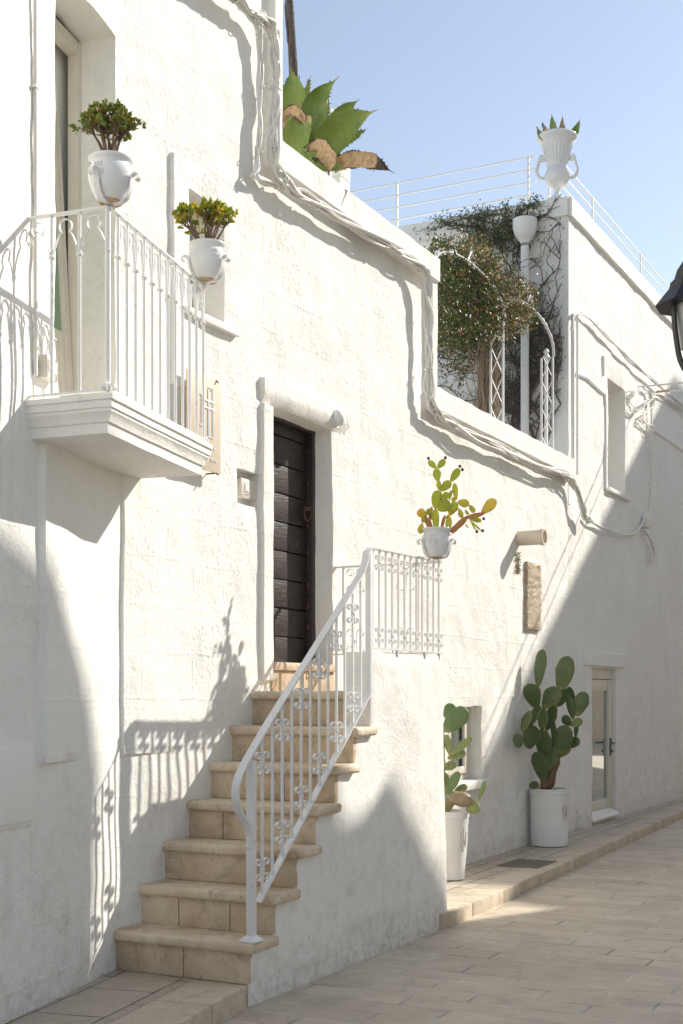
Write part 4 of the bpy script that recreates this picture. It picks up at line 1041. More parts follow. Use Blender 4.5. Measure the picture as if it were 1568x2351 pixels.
# ---------------------------------------------------------------- jade plants
def jade(c, label, mat, w, h, seed, lean=0):
    rr = random.Random(seed)
    root = thing('jade_plant', c, label, 'succulent')
    st = MB(); lf = MB()
    def leaf(p_, d, r_):
        d = d.normalized(); x = d.orthogonal().normalized(); y = d.cross(x); an = rr.uniform(0, 6.28)
        nrm = (x * math.cos(an) + y * math.sin(an)); sd = d.cross(nrm); vs = []
        for k in range(8):
            a = 2 * math.pi * k / 8
            vs.append(p_ + d * (r_ * (1.0 + math.cos(a) * 1.0)) + sd * (math.sin(a) * r_ * .75))
        m_ = p_ + d * r_; vs += [m_ + nrm * r_ * .22, m_ - nrm * r_ * .22]
        lf.add(vs, [(k, (k + 1) % 8, 8) for k in range(8)] + [((k + 1) % 8, k, 9) for k in range(8)])
    tips = []
    for b in range(15):
        an = 2 * math.pi * b / 15 + rr.uniform(-.3, .3); el = rr.uniform(.1, 1.0)
        base = c + Vector((math.cos(an), math.sin(an), 0)) * .035 * el
        tgt = c + Vector((math.cos(an) * w * .43 * el, math.sin(an) * w * .36 * el, h * rr.uniform(.55, .80) * (1.1 - .45 * el)))
        tgt.x += lean * rr.random()
        mid = base.lerp(tgt, .5) + Vector((rr.gauss(0, .008), rr.gauss(0, .008), .012))
        tube(st, smooth_path([base, mid, tgt], 4), [.0075 - .0005 * i for i in range(9)], 7)
        for t_ in range(6):
            d = (tgt - c).normalized() + Vector((rr.gauss(0, .55), rr.gauss(0, .55), rr.gauss(.25, .4))); d.normalize()
            s0_ = mid.lerp(tgt, rr.uniform(.55, 1)); L_ = rr.uniform(.035, .075) * h / .25
            e0 = s0_ + d * L_; m2 = s0_.lerp(e0, .5) + Vector((rr.gauss(0, .005),) * 3)
            tube(st, [s0_, m2, e0], [.0035, .003, .0022], 5)
            for u_ in range(3):
                d2 = (d + Vector((rr.gauss(0, .7), rr.gauss(0, .7), rr.gauss(.2, .5)))).normalized(); e2 = m2.lerp(e0, rr.uniform(.3, 1)) + d2 * rr.uniform(.012, .028)
                tube(st, [m2.lerp(e0, .6), e2], .0016, 4)
                for _ in range(6):
                    leaf(e2 + Vector((rr.gauss(0, .004), rr.gauss(0, .004), rr.gauss(0, .004))), d2 + Vector((rr.gauss(0, .9), rr.gauss(0, .9), rr.gauss(.2, .7))), rr.uniform(.0075, .0135))
    st.build('stems', M['jade_stem'], root); lf.build('leaves', mat, root, smooth=False)
    return root
jade(cA + Z * .185, 'dark green jade plant with bare brown stems in the balcony corner pot', M['jade'], .31, .27, 4)
jade(cB + Z * .185, 'yellow-green jade plant with orange leaves in the pot at the wall end of the balcony', M['jade_gold'], .38, .27, 9)
# ---------------------------------------------------------------- agave on the roof terrace
def blade(mb, pts, wmax, cup=.36, val=0, tipbrown=.12, teeth=.5, wprof=None, nrm_hint=None, seed=0, peak=.42, base_w=.85):
    """thick tapering leaf along a curve, toothed margin, attribute val: brown"""
    pts = smooth_path(pts, 8); n = len(pts); rr = random.Random(seed)
    K = 9; top = []; bot = []
    vd = (pts[n // 2] - Vector((0, 0, EYE))).normalized()
    b0 = len(mb.v); vals = []
    for i, p_ in enumerate(pts):
        t = i / (n - 1); tt = (pts[min(i + 1, n - 1)] - pts[max(i - 1, 0)]).normalized()
        hint = nrm_hint or -vd
        sd = tt.cross(hint).normalized(); nn = sd.cross(tt).normalized()
        if t < peak: w_ = base_w + (1 - base_w) * math.sin(math.pi / 2 * t / peak)
        elif t < .90: w_ = (1 - ((t - peak) / (.90 - peak)) ** 1.5) * .94 + .06
        else: w_ = .07 * (1 - (t - .90) / .1) + .008
        if val > .7: w_ *= 1 + .30 * noise.noise(Vector((t * 6, seed, 1))) + .15 * noise.noise(Vector((t * 17, seed, 4)))
        w_ *= wmax
        crum = (.10 if val > .7 else .012) * wmax
        th = .018 * (1 - t) + .003
        for side in (1, -1):
            for k in range(K):
                q = -1 + 2 * k / (K - 1)
                wob = noise.noise(Vector((t * 5, q * (3 if val > .7 else 1), seed))) * crum / max(w_, 1e-4)
                pos_ = p_ + sd * (q * w_ / 2) + nn * (cup * w_ * q * q * (1 - .3 * t) + side * th * (1 - q * q) + wob * w_)
                mb.v.append(pos_)
                e = max(0, (t - (1 - tipbrown)) / tipbrown) * 1.2
                mb.at.append(min(1.2, val + e + (.35 if abs(q) > .95 else 0)))
    R_ = 2 * K
    for i in range(n - 1):
        a = b0 + i * R_; b = a + R_
        for k in range(K - 1):
            mb.f.append([a + k, a + k + 1, b + k + 1, b + k]); mb.uv.append(None)
            mb.f.append([a + K + k + 1, a + K + k, b + K + k, b + K + k + 1]); mb.uv.append(None)
        for k0 in (0, K - 1):
            mb.f.append([a + k0, b + k0, b + K + k0, a + K + k0]); mb.uv.append(None)
    for i in range(3, int(n * .9), 1):
        for s_, k0 in ((-1, 0), (1, K - 1)):
            if rr.random() > teeth: continue
            a = mb.v[b0 + i * R_ + k0]; nx = mb.v[b0 + (i + 1) * R_ + k0]; cen = pts[i]
            out = (a - cen).normalized(); tt = (pts[i + 1] - pts[i]).normalized(); l_ = rr.uniform(.008, .018); w_ = .006
            mb.add([a - tt * w_, a + tt * w_, a + out * l_ + tt * l_ * .4, a - out * .004 + tt.cross(out) * .006], [(0, 1, 2), (1, 3, 2), (3, 0, 2)], val=1.1)
    mb.hasat = True
YA = 9.9
def pa(x, y, d=0): return dp((1050 + x / 2.613) / 1.7424, (200 + y / 2.613) / 1.7424, YA + d)
ka = YA / F / 1.7424 / 2.613
AG = thing('agave', pa(520, 1200, .3), 'large spiny green agave with brown withered tips on the roof parapet against the sky', 'agave')
def ag(name, ps, w, **k):
    mb = MB(); blade(mb, [pa(*q) for q in ps], w * ka, **k); mb.build(name, M['agave'], AG, angle=70)
ag('leaf', [(300, 1050, .35), (310, 700, .40), (320, 400, .42), (292, 165, .40)], 320, seed=1, peak=.42)
ag('leaf', [(470, 1080, .30), (520, 760, .30), (610, 480, .28), (800, 275, .18)], 300, seed=2, peak=.45)
ag('leaf', [(640, 1050, .45), (740, 800, .50), (880, 620, .50), (1015, 512, .48)], 190, seed=3, peak=.45)
ag('leaf', [(590, 1140, .20), (760, 880, .18), (950, 730, .08), (1205, 625, -.04)], 345, seed=4, peak=.5)
ag('leaf', [(330, 1160, .12), (350, 950, .05), (370, 780, .0), (372, 640, .03)], 275, seed=5, val=.0, tipbrown=.5, peak=.75)
ag('leaf', [(480, 1150, .25), (540, 980, .20), (600, 820, .2), (690, 480, .25)], 230, seed=6, peak=.4, tipbrown=.2)
ag('leaf', [(420, 800, .5), (450, 600, .5), (470, 400, .5), (508, 255, .5)], 110, seed=7, val=.3, peak=.2)
ag('leaf', [(420, 1180, .1), (560, 1160, .05), (720, 1210, .0), (900, 1250, -.02)], 190, seed=8, val=.0, teeth=.2)
ag('leaf', [(820, 1010, .25), (920, 930, .25), (1000, 870, .25), (1105, 828, .25)], 80, seed=9, val=.0)
ag('withered_leaf', [(500, 1090, .1), (600, 1050, -.02), (690, 1150, -.08), (690, 1330, -.05)], 210, seed=10, val=.82, peak=.6, teeth=.35)
ag('withered_leaf', [(740, 1220, .05), (900, 1150, .0), (1130, 1160, -.06), (1395, 1295, -.1)], 165, seed=11, val=.80, peak=.7, tipbrown=.3, cup=.15)
ag('withered_leaf', [(200, 780, .05), (300, 640, .0), (400, 690, -.02), (480, 840, 0)], 120, seed=12, val=.82, peak=.6)
ag('leaf', [(230, 1100, .15), (190, 900, .15), (150, 700, .15), (120, 480, .15)], 200, seed=13)
# bowl
c = pa(760, 1420, .3); cb = Vector((c.x - .04, c.y, 5.02))
BW = thing('bowl_planter', cb, 'wide cream bowl planter under the big agave, its rim just above the parapet', 'planter')
mb = MB(); lathe(mb, cb, [(.16, 0), (.17, .02), (.23, .22), (.25, .30), (.285, .315), (.29, .335), (.285, .352), (.25, .352), (.24, .30)], 48); mb.build('bowl', M['plaster_cream'], BW, angle=50)
# flower stalk
mb = MB(); sp = [dp(680, 330, 10.4), dp(674, 170, 10.4), dp(668, 60, 10.4), dp(663, -40, 10.4), dp(652, -300, 10.4), dp(650, -520, 10.4)]
sp = smooth_path(sp, 6); tube(mb, sp, [.042 - .0007 * i for i in range(len(sp))], 12)
SK = tag(mb.build('flower_stalk', M['stalk']), 'dead dark agave flower stalk rising out of the top of the photo', 'flower stalk')
mb = MB(); rr = random.Random(2)
for i in range(2, len(sp), 1):
    p_ = sp[i]; a = rr.uniform(0, 6.28); d = Vector((math.cos(a), math.sin(a), 1.3)).normalized()
    o_ = Vector((math.cos(a), math.sin(a), 0)) * .034
    tube(mb, [p_ + o_ - Z * .02, p_ + o_ * 1.25 + Z * .03, p_ + o_ * 1.5 + Z * .085], [.012, .007, .0015], 5)
mb.build('bracts', M['stalk'], SK)
# white pillar and ball post behind the agave
p0 = dp(785, 400, 11.2)
mb = MB(); 
for i in range(7):
    z0_ = 5.0 + .175 * i; q_ = .068 - .002 * i + .006 * math.sin(i * 2.1)
    box(mb, Vector((p0.x - .045, p0.y, z0_ + .09)), U, N, Z, .1, q_ + .03, .09, .02)
tag(mb.build('terrace_pillar', M['plaster_plain']), 'short rough white pillar on the roof terrace right behind the agave', 'pillar')
mb = MB(); p0 = dp(737, 218, 11.0); lathe(mb, Vector((p0.x, p0.y, 5.0)), [(.02, 0), (.02, p0.z - 5.0 - .03)], 10); lathe(mb, p0, [(.01, -.036), (.03, -.025), (.038, 0), (.03, .025), (.01, .036)], 16)
p1 = dp(752, 262, 11.0); lathe(mb, Vector((p1.x, p1.y, 5.0)), [(.035, 0), (.035, p1.z - 5.0 - .05)], 10); lathe(mb, p1, [(.03, -.05), (.055, -.02), (.05, .03), (.02, .05)], 16)
tag(mb.build('ball_post', M['iron_plain']), 'white post with small ball finials half hidden by the agave leaves', 'finial post')

# ---------------------------------------------------------------- urn with small agave
uc = WB(8.46, -.165, T2 + .045); uY = uc.y
UR = thing('stone_urn', uc, 'white classical urn with two scrolled handles on the corner of the far house', 'urn')
k = .0052
up = [(14, 0), (14, 3), (11, 5), (7, 9), (6, 14), (8, 20), (11, 23), (15, 24), (24, 33), (28, 43), (28, 50), (24, 60), (21.5, 66), (22, 70), (25, 85), (29, 105), (36, 122), (42, 128), (44.5, 131), (44.5, 134), (41, 137), (37, 134), (34, 120)]
mb = MB(); lathe(mb, uc, [(r_ * k, z_ * k) for r_, z_ in up], 48); bodyu = mb.build('urn_body', M['glaze'], UR, angle=50)
mb = MB(); box(mb, uc - Z * .03, U, N, Z, .085, .085, .03, .008); mb.build('plinth', M['plaster_plain'], UR)
mb = MB()
for j in range(24):
    a = 2 * math.pi * j / 24; d = Vector((math.cos(a), math.sin(a), 0)); tube(mb, [uc + d * (r_ * k) + Z * (z_ * k) for r_, z_ in ((22.5, 74), (25.5, 88), (29.5, 106), (34, 118))], [.004, .008, .009, .003], 5)
mb.build('fluting', M['glaze'], UR)
for sg in (-1, 1):
    d = Vector((1, -.12, 0)).normalized() * sg; mb = MB()
    pts = [(22, 84), (30, 92), (34, 90), (32, 84), (28, 86), (34, 94), (38, 86), (42, 70), (44, 60), (38, 48), (28, 44)]
    tube(mb, smooth_path([uc + d * (a * k) + Z * (b * k) for a, b in pts], 4), .020, 8); mb.build('urn_handle', M['glaze'], UR)
mb = MB(); lathe(mb, uc, [(.01, 126 * k), (38 * k, 126 * k), (38 * k, 130 * k), (.01, 131 * k)], 24); mb.build('soil', M['soil'], UR)
SA = thing('small_agave', uc + Z * .62, 'small dark spiky agave growing in the urn on the house corner', 'agave')
YU = uY; top = 308
for i, (bx_, tx_, ty_, w_, v_, d_) in enumerate([(1258, 1231, 288, 14, .2, -.05), (1270, 1243, 278, 14, .7, 0), (1276, 1266, 258, 18, 0, -.05), (1286, 1292, 262, 13, .6, 0), (1290, 1288, 272, 16, 0, .08), (1302, 1332, 272, 18, 0, -.05), (1280, 1300, 285, 16, .1, .1)]):
    mb = MB(); b = dp(bx_, 325, YU + d_); t = dp(tx_, ty_, YU + d_ * 2); m_ = b.lerp(t, .5) + Vector(((bx_ - 1282) * .0008, 0, -.01))
    blade(mb, [b, m_, t], w_ * YU / F, val=v_, seed=20 + i, peak=.4, tipbrown=.3, teeth=.2); mb.build('leaf', M['agave'], SA, angle=70)

# ---------------------------------------------------------------- roof railings
def roof_rail(label, a, b, posts, zt, n_r, dz, zb, curved=None, up_only=0):
    RR = thing('roof_railing', a, label, 'railing', 'thin roof railings')
    d = (b - a).normalized(); w = d.cross(Z)
    mb = MB()
    for i in range(n_r): tube(mb, [Vector((a.x, a.y, zt - dz * i)), Vector((b.x, b.y, zt - dz * i))], .011, 6)
    mb.build('rails', M['iron_plain'], RR)
    for p_ in posts:
        mb = MB(); bar(mb, Vector((p_.x, p_.y, zb)), Vector((p_.x, p_.y, zt + .02)), .025, .025, d); mb.build('post', M['iron_plain'], RR)
        if curved:
            mb = MB(); q = curved; tube(mb, smooth_path([p_ + Z * (zt - .45 - p_.z), p_ - d * -.0 + q * .06 + Z * (zt - .48 - p_.z), p_ + q * .13 + Z * (zt - .6 - p_.z), p_ + q * .17 + Z * (zb - p_.z)], 4), .014, 6); mb.build('strut', M['iron_plain'], RR)
sR = 9.0
roof_rail('thin white five-bar roof railing left of the urn against the sky', WB(sR, -3.6, 0), WB(sR, -.60, 0), [WB(sR, -2.42, 0), WB(sR, -.695, 0)], 8.06, 5, .151, T2 - .1, curved=-N)
roof_rail('thin white roof railing running away right of the urn above the long wall', WB(9.15, -.5, 0), WB(17.2, -.5, 0), [WB(s_, -.5, 0) for s_ in (9.2, 11.0, 13.5, 16.6)], 8.22, 5, .151, T2 - .1)

# ---------------------------------------------------------------- downpipe with hopper on the return wall
def onret(x, y, off=.1):
    """point on the plane `off` in front of the return wall"""
    r = (x - CX) / F; o = WB(8.36 - off, 0, 0)
    w_ = (o.x - r * o.y) / (N.x - r * N.y); Y = o.y - N.y * w_
    return o - N * w_ + Z * (EYE + (HY - y) * Y / F)
c = onret(1209, 540, .14)
DPp = thing('downpipe', Vector((c.x, c.y, 3.9)), 'fat white downpipe with a bowl-shaped hopper among the dry climber', 'downpipe')
zt = onret(1206, 505, .14).z; mb = MB(); lathe(mb, Vector((c.x - .02, c.y, 0)), [(.048, 3.9), (.048, zt - .30)], 20); lathe(mb, Vector((c.x - .02, c.y, 0)), [(.052, zt - .27), (.058, zt - .25), (.085, zt - .22), (.118, zt - .16), (.134, zt - .10), (.137, zt - .09), (.138, zt), (.125, zt), (.11, zt - .06)], 28)
mb.build('pipe_and_hopper', M['iron_plain'], DPp)

# ---------------------------------------------------------------- wrought iron trellis arches
TR = thing('iron_trellis', WB(4.55, -.1, 4.28), 'white iron trellis of lattice posts and scrolled arches on the terrace parapet', 'trellis')
def lattice(s_, n0, n1, z0, z1, name='lattice_post'):
    mb = MB(); a = WB(s_, n0, 0); b = WB(s_, n1, 0)
    for q in (a, b): bar(mb, q + Z * z0, q + Z * z1, .020, .020, N)
    h_ = .30; z_ = z0
    while z_ < z1 - .02:
        zz2 = min(z_ + h_, z1); f_ = (zz2 - z_) / h_
        bar(mb, a + Z * z_, a.lerp(b, f_) + Z * zz2, .016, .006, N.cross(Z)); bar(mb, b + Z * z_, b.lerp(a, f_) + Z * zz2, .016, .006, N.cross(Z)); z_ += h_ * .5 if False else h_
    return mb.build(name, M['iron_plain'], TR, smooth=False)
sB_, sC_ = 6.30, 7.86
zsp = 5.34
mb = MB(); bar(mb, WB(4.56, .0, 4.2), WB(4.56, .0, zsp), .022, .022, N); bar(mb, WB(4.56, -.12, 4.2), WB(4.56, -.12, zsp), .022, .022, N); mb.build('corner_post', M['iron_plain'], TR)
lattice(sB_, -.15, -.02, 4.2, zsp); lattice(sC_, -.15, -.02, 4.2, zsp)
def arch(s0_, s1_, n_, zs, rise, name='arch'):
    pts = []; pts2 = []
    for i in range(25):
        t = i / 24; a = math.pi * t; x_ = (s0_ + s1_) / 2 - (s1_ - s0_) / 2 * math.cos(a)
        pts.append(WB(x_, n_, zs + rise * math.sin(a) ** .8)); 
    mb = MB(); strip(mb, pts, N, .028, .010)
    for i in (2, 5, 8, 12, 17, 21):
        p_ = pts[i]; tt = (pts[i + 1] - pts[i - 1]).normalized(); nn = tt.cross(N) * -1; nn = nn if nn.z > 0 else -nn
        for sg in (-1, 1): curl(mb, p_ + tt * sg * .012, tt * sg, nn, .038, .012, .006, 1.1, N)
        if i in (12,): 
            for sg in (-1, 1): tube(mb, smooth_path([p_ + tt * sg * .09 + nn * .02, p_ + tt * sg * .05 + nn * .06, p_ + nn * .13], 4), [.010] * 8 + [.004], 6)
            lathe(mb, p_ + nn * .13, [(.004, -.012), (.014, .0), (.008, .015), (.002, .03)], 10)
    return mb.build(name, M['iron_plain'], TR)
arch(4.56, sB_, -.01, zsp, .30); arch(sB_, sC_, -.01, zsp, .34)
mb = MB(); bar(mb, WB(8.0, -.14, 4.1), WB(8.0, -.14, 5.35), .03, .03, N); lathe(mb, WB(8.0, -.14, 5.35), [(.02, 0), (.045, .03), (.02, .07), (.035, .09), (.01, .13)], 12); mb.build('end_post', M['iron_plain'], TR)

# ---------------------------------------------------------------- bougainvillea-like shrub and the dry climber
def quadleaf(mb, p_, d, l, w, rr):
    d = d.normalized(); x = d.orthogonal().normalized(); y = d.cross(x); a = rr.uniform(0, 6.28); sd = x * math.cos(a) + y * math.sin(a); n_ = d.cross(sd)
    mb.add([p_, p_ + d * l * .5 + sd * w / 2 + n_ * w * .12, p_ + d * l, p_ + d * l * .5 - sd * w / 2 + n_ * w * .12], [(0, 1, 2), (0, 2, 3)])
BG = thing('flowering_shrub', WB(6.0, -.4, 4.2), 'dense brown-green shrub with tangled dry stems grown over the iron trellis', 'shrub')
rr = random.Random(11)
gr_ = MB(); gd_ = MB(); tw = MB()
def insB(x, y):
    """outline of the dense part in the photograph, as seen region -> density"""
    if x < 1000: return 0
    up_ = 560 + 12 * math.sin(x * .05) if x < 1085 else 560 + (x - 1085) * .85
    if x > 1140: up_ = max(up_, 640)
    lo = 805 - (x - 1000) * .1 if x < 1120 else 785 - (x - 1120) * .45
    if x > 1222 or y < up_ or y > lo: return 0
    return 1
k = 0
while k < 1900:
    x = rr.uniform(1000, 1225); y = rr.uniform(545, 860); e_ = insB(x, y)
    if not e_ or (x > 1125 and rr.random() < .35): continue
    if y > 740 and rr.random() < (y - 740) / 90: continue
    nn_ = -rr.uniform(.0, .9) if x < 1110 else rr.uniform(-.55, .09)
    s, z = at(x, y, nn_)
    if s > 8.1 or s < 4.6: continue
    k += 1
    c = WB(s, nn_, z); gold = (x > 1050 and y < 590 + (x - 1060) * .9 and nn_ > -.5) or (x > 1135 and nn_ > -.3)
    for j in range(12):
        o_ = Vector((rr.gauss(0, .06), rr.gauss(0, .06), rr.gauss(0, .06)))
        quadleaf(gd_ if gold and rr.random() < .6 else gr_, c + o_, Vector((rr.gauss(0, 1), rr.gauss(0, 1), rr.gauss(.3, 1))), rr.uniform(.026, .050), rr.uniform(.014, .026), rr)
    if rr.random() < .5:
        d = Vector((rr.gauss(0, 1), rr.gauss(0, 1), rr.gauss(.2, .8))).normalized() * rr.uniform(.1, .22)
        tube(tw, [c, c + d * .5 + Vector((0, 0, .02)), c + d], [.004, .003, .0015], 4)
gr_.build('foliage', M['vine'], BG, smooth=False); gd_.build('gold_foliage', M['vine_gold'], BG, smooth=False)  # gold leaves sit mostly along the top and right of the shrub
# arching shoots to the lower left, with leaves
sh = MB(); shl = MB()
for i in range(46):
    x0, y0 = rr.uniform(1060, 1140), rr.uniform(740, 860); x1, y1 = rr.uniform(1003, 1075), y0 + rr.uniform(-40, 70)
    n0 = -rr.uniform(.2, .9); s, z = at(x0, y0, n0); a = WB(s, n0, z); s, z = at(max(1003, x1), min(y1, 905), n0 - .1); b = WB(s, n0 - .1, z)
    m_ = a.lerp(b, .5) + Z * rr.uniform(0, .12); pts = smooth_path([a, m_, b], 5); tube(sh, pts, [.0045 - .0003 * q for q in range(len(pts))], 4)
    for p_ in pts[4:]:
        for _ in range(3): quadleaf(shl, p_ + Vector((rr.gauss(0, .015),) * 3), Vector((rr.gauss(0, 1), rr.gauss(0, 1), rr.gauss(.2, 1))), rr.uniform(.03, .055), rr.uniform(.012, .022), rr)
shl.build('leafy_shoots', M['vine'], BG, smooth=False)
# tangled pale stems in front, down to the parapet
for i in range(150):
    x0 = rr.gauss(1128, 14); y0 = rr.uniform(640, 760); x1 = rr.gauss(1112, 16); y1 = 1000; n0 = rr.uniform(-.25, .0)
    P_ = []
    for q in range(6):
        t = q / 5; x_ = x0 + (x1 - x0) * t + rr.gauss(0, 6); y_ = y0 + (y1 - y0) * t; s, z = at(x_, y_, n0 - .12 - .1 * t); P_.append(WB(max(4.7, s), n0 - .12 - .1 * t + rr.gauss(0, .02), max(z, 4.1)))
    P_ = smooth_path(P_, 3); r_ = rr.uniform(.0022, .0065); tube(sh if i % 3 else tw, P_, r_, 4)
for i in range(70):
    x0, y0 = rr.uniform(1060, 1200), rr.uniform(600, 740); n0 = rr.uniform(-.1, .05); s, z = at(x0, y0, n0); a = WB(s, n0, z)
    d = Vector((rr.gauss(0, 1), rr.gauss(0, .6), rr.gauss(-.2, 1))).normalized(); P_ = [a]
    for q in range(5): d = (d + Vector((rr.gauss(0, .5), rr.gauss(0, .4), rr.gauss(-.1, .5)))).normalized(); P_.append(P_[-1] + d * .06)
    tube(tw, smooth_path(P_, 3), .003, 4)
sh.build('dry_stems', M['twig_pale'], BG); tw.build('twigs', M['twig'], BG)
mb = MB(); s, z = at(1056, 760, -.05); lathe(mb, WB(s, -.05, z), [(.004, -.03), (.016, -.01), (.018, .012), (.006, .03)], 8); mb.build('red_flower', M['red'], BG); mb = MB(); s, z = at(1040, 812, -.3)
lathe(mb, WB(s, -.3, z), [(.004, -.02), (.014, -.006), (.016, .01), (.006, .02)], 8); mb.build('red_flower', M['red'], BG)

CL = thing('bare_climber', WB(8.2, -.4, 4.0), 'dry dark climbing plant spread over the grey return wall below the urn', 'climber')
br = MB(); iv = MB(); cnt = [0]
def grow(p_, d, r_, L_, lev, rr):
    pts = [p_]; n_ = max(3, int(L_ / .055)); lp = 0
    for i in range(n_):
        d = (d + Vector((rr.gauss(0, .30), 0, rr.gauss(.03, .24)))).normalized(); q = pts[-1] + (N * d.x - N * 0 + Z * d.z) * .055
        off = (q - WB(8.36, 0, 0)).dot(U); q -= U * (off + .045 + .03 * abs(nz(q.x, q.z, 8)) + .04 * (lev > 1) * rr.random())
        nn_ = (q - B0).dot(N)
        if q.z > 7.28 or nn_ > -.05 or nn_ < -1.9: break
        pts.append(q)
        if lev < 3 and rr.random() < (.22 if lev else .34): 
            sg = rr.choice((-1, 1)); d2 = Vector((d.x * .5 + sg * rr.uniform(.4, 1.0), 0, d.z * .8 + rr.uniform(-.05, .4))).normalized()
            grow(q, d2, r_ * .62, L_ * rr.uniform(.28, .5), lev + 1, rr)
        if lev >= 1:
            hi = q.z > 6.55 and nn_ < -.3
            pr = .75 if hi else .09
            if rr.random() < pr:
                for _ in range(5 if hi else 2): quadleaf(iv, q + Vector((rr.gauss(0, .03), rr.gauss(0, .02), rr.gauss(0, .03))), Vector((rr.gauss(0, 1), rr.gauss(0, 1), rr.gauss(.5, 1))), rr.uniform(.025, .045), rr.uniform(.012, .022), rr)
    if len(pts) > 2: tube(br, pts, [max(.0016, r_ * (1 - .6 * i / len(pts))) for i in range(len(pts))], 4, False); cnt[0] += 1
rr = random.Random(21)
for i in range(8):
    x = 1172 + i * 12 + rr.gauss(0, 3); p_ = onret(x, 1010, .05); d0 = Vector(((i - 4) * .05, 0, 1)).normalized()
    grow(p_, d0, .019 if i % 2 else .012, rr.uniform(2.6, 3.3), 0, rr)
for i in range(11):
    x = rr.uniform(1085, 1215); p_ = onret(x, rr.uniform(545, 640), .06); grow(p_, Vector((rr.gauss(0, .35), 0, 1)).normalized(), .007, rr.uniform(.5, .8), 1, rr)
br.build('branches', M['twig'], CL); iv.build('leaves', M['ivy'], CL, smooth=False)

# ---------------------------------------------------------------- painted cables
def cable_run(name, label, path, nstr, spread, rad, seed, ties=True, mat='cable', closed=False):
    """path: list of (s, n, z)"""
    rr = random.Random(seed); pts = smooth_path([W(*q) for q in path], 7)
    CB_ = thing(name, pts[0], label, 'cable')
    mb = MB()
    for k in range(nstr):
        ph = rr.uniform(0, 50); r_ = rad * rr.uniform(.6, 1.5); P_ = []
        for i, p_ in enumerate(pts):
            o_ = Vector((noise.noise(Vector((i * .13, ph, 0))), noise.noise(Vector((i * .13, ph, 7))) * .6, noise.noise(Vector((i * .13, ph, 13))))) * spread * 2.2
            P_.append(p_ + o_)
        tube(mb, P_, r_, 6, True)
    if ties:
        for i in range(6, len(pts) - 4, 11):
            t_ = (pts[i + 1] - pts[i]).normalized(); x = t_.orthogonal().normalized(); y = t_.cross(x); r_ = spread * .95 + rad
            tube(mb, [pts[i] + (x * math.cos(a) + y * math.sin(a)) * r_ for a in [2 * math.pi * q / 12 for q in range(13)]], rad * .45, 5, False)
    mb.build('strands', M[mat], CB_)
    return CB_
def pth(l, off): return [(at(x, y, o_ if o_ is not None else off)[0], o_ if o_ is not None else off, at(x, y, o_ if o_ is not None else off)[1]) for x, y, o_ in [(q + (None,))[:3] for q in l]]
cable_run('cable_bundle', 'thick bundle of white-painted cables down the house edge and along both parapets', pth([(470, -60), (548, 0), (585, 28), (614, 50), (626, 85), (631, 160), (630, 240), (626, 330), (634, 385), (660, 425), (700, 455), (800, 512), (900, 568), (958, 604), (976, 640), (984, 720), (985, 800), (984, 880), (990, 930), (1010, 952), (1060, 985), (1150, 1030), (1250, 1073), (1305, 1092), (1326, 1125), (1338, 1178), (1350, 1195)], .10), 14, .030, .0095, 1)
cable_run('cable_bundle', 'thinner run of painted cables beside the thick bundle on the tall house edge', pth([(500, -40), (560, 22), (590, 60), (598, 110), (599, 200), (596, 300), (593, 380), (585, 402), (600, 412), (650, 432), (700, 462)], .065), 6, .018, .0085, 2)
cable_run('cable_bundle', 'grey twisted cable sagging from the parapet corner across the lit wall into the shade', pth([(1345, 1185), (1362, 1200), (1400, 1218), (1440, 1228), (1465, 1218), (1478, 1195), (1486, 1172)], .05), 5, .010, .0085, 3)
cable_run('cable_bundle', 'cable hanging down in a loop below the junction box in the shade', pth([(1476, 1215), (1492, 1240), (1502, 1272), (1500, 1290), (1494, 1282), (1490, 1250)], .05), 4, .012, .007, 5, ties=False)
cable_run('cable_bundle', 'vertical pair of white cables up the far house beside the slit window', pth([(1490, 1168), (1492, 1100), (1494, 1020), (1497, 950), (1492, 905), (1478, 890)], .05), 3, .014, .010, 6)
cable_run('cable_bundle', 'long cable run climbing the sunlit far wall under the roof line', pth([(1312, 760), (1318, 722), (1345, 724), (1400, 778), (1450, 830), (1500, 876), (1568, 930), (1640, 990)], .06), 4, .016, .010, 7)
cable_run('cable_bundle', 'thin loose wires looping round the bracket of the overhead wires', pth([(1470, 895), (1448, 905), (1444, 930), (1460, 945), (1478, 925), (1500, 915), (1494, 935), (1470, 960), (1486, 975), (1500, 985)], .06), 7, .035, .004, 8, ties=False)
cable_run('cable_bundle', 'cables continuing along the shaded far wall at the right edge', pth([(1500, 905), (1530, 915), (1568, 940), (1620, 985)], .05), 4, .014, .009, 9)
for x, lab, yb in ((1316, 'left of two vertical pipes on the lit corner of the far house', 1086), (1326, 'right of two vertical pipes on the lit corner of the far house', 1090)):
    s, z1_ = at(x, 722, .05); z0_ = at(x, yb, .05)[1]
    mb = MB(); tube(mb, [WB(s, .045, z0_), WB(s, .045, z1_)], .020 if x == 1316 else .015, 10)
    tag(mb.build('wall_pipe', M['iron_plain']), lab, 'pipe', 'vertical pipes on the corner of the far house')
s, z = at(1484, 1198, .04); mb = MB(); box(mb, WB(s, .04, z), U, N, Z, .12, .04, .085, .025)
tag(mb.build('junction_box', M['plaster_cream']), 'white junction box in the shade where the sagging cable ends', 'junction box')
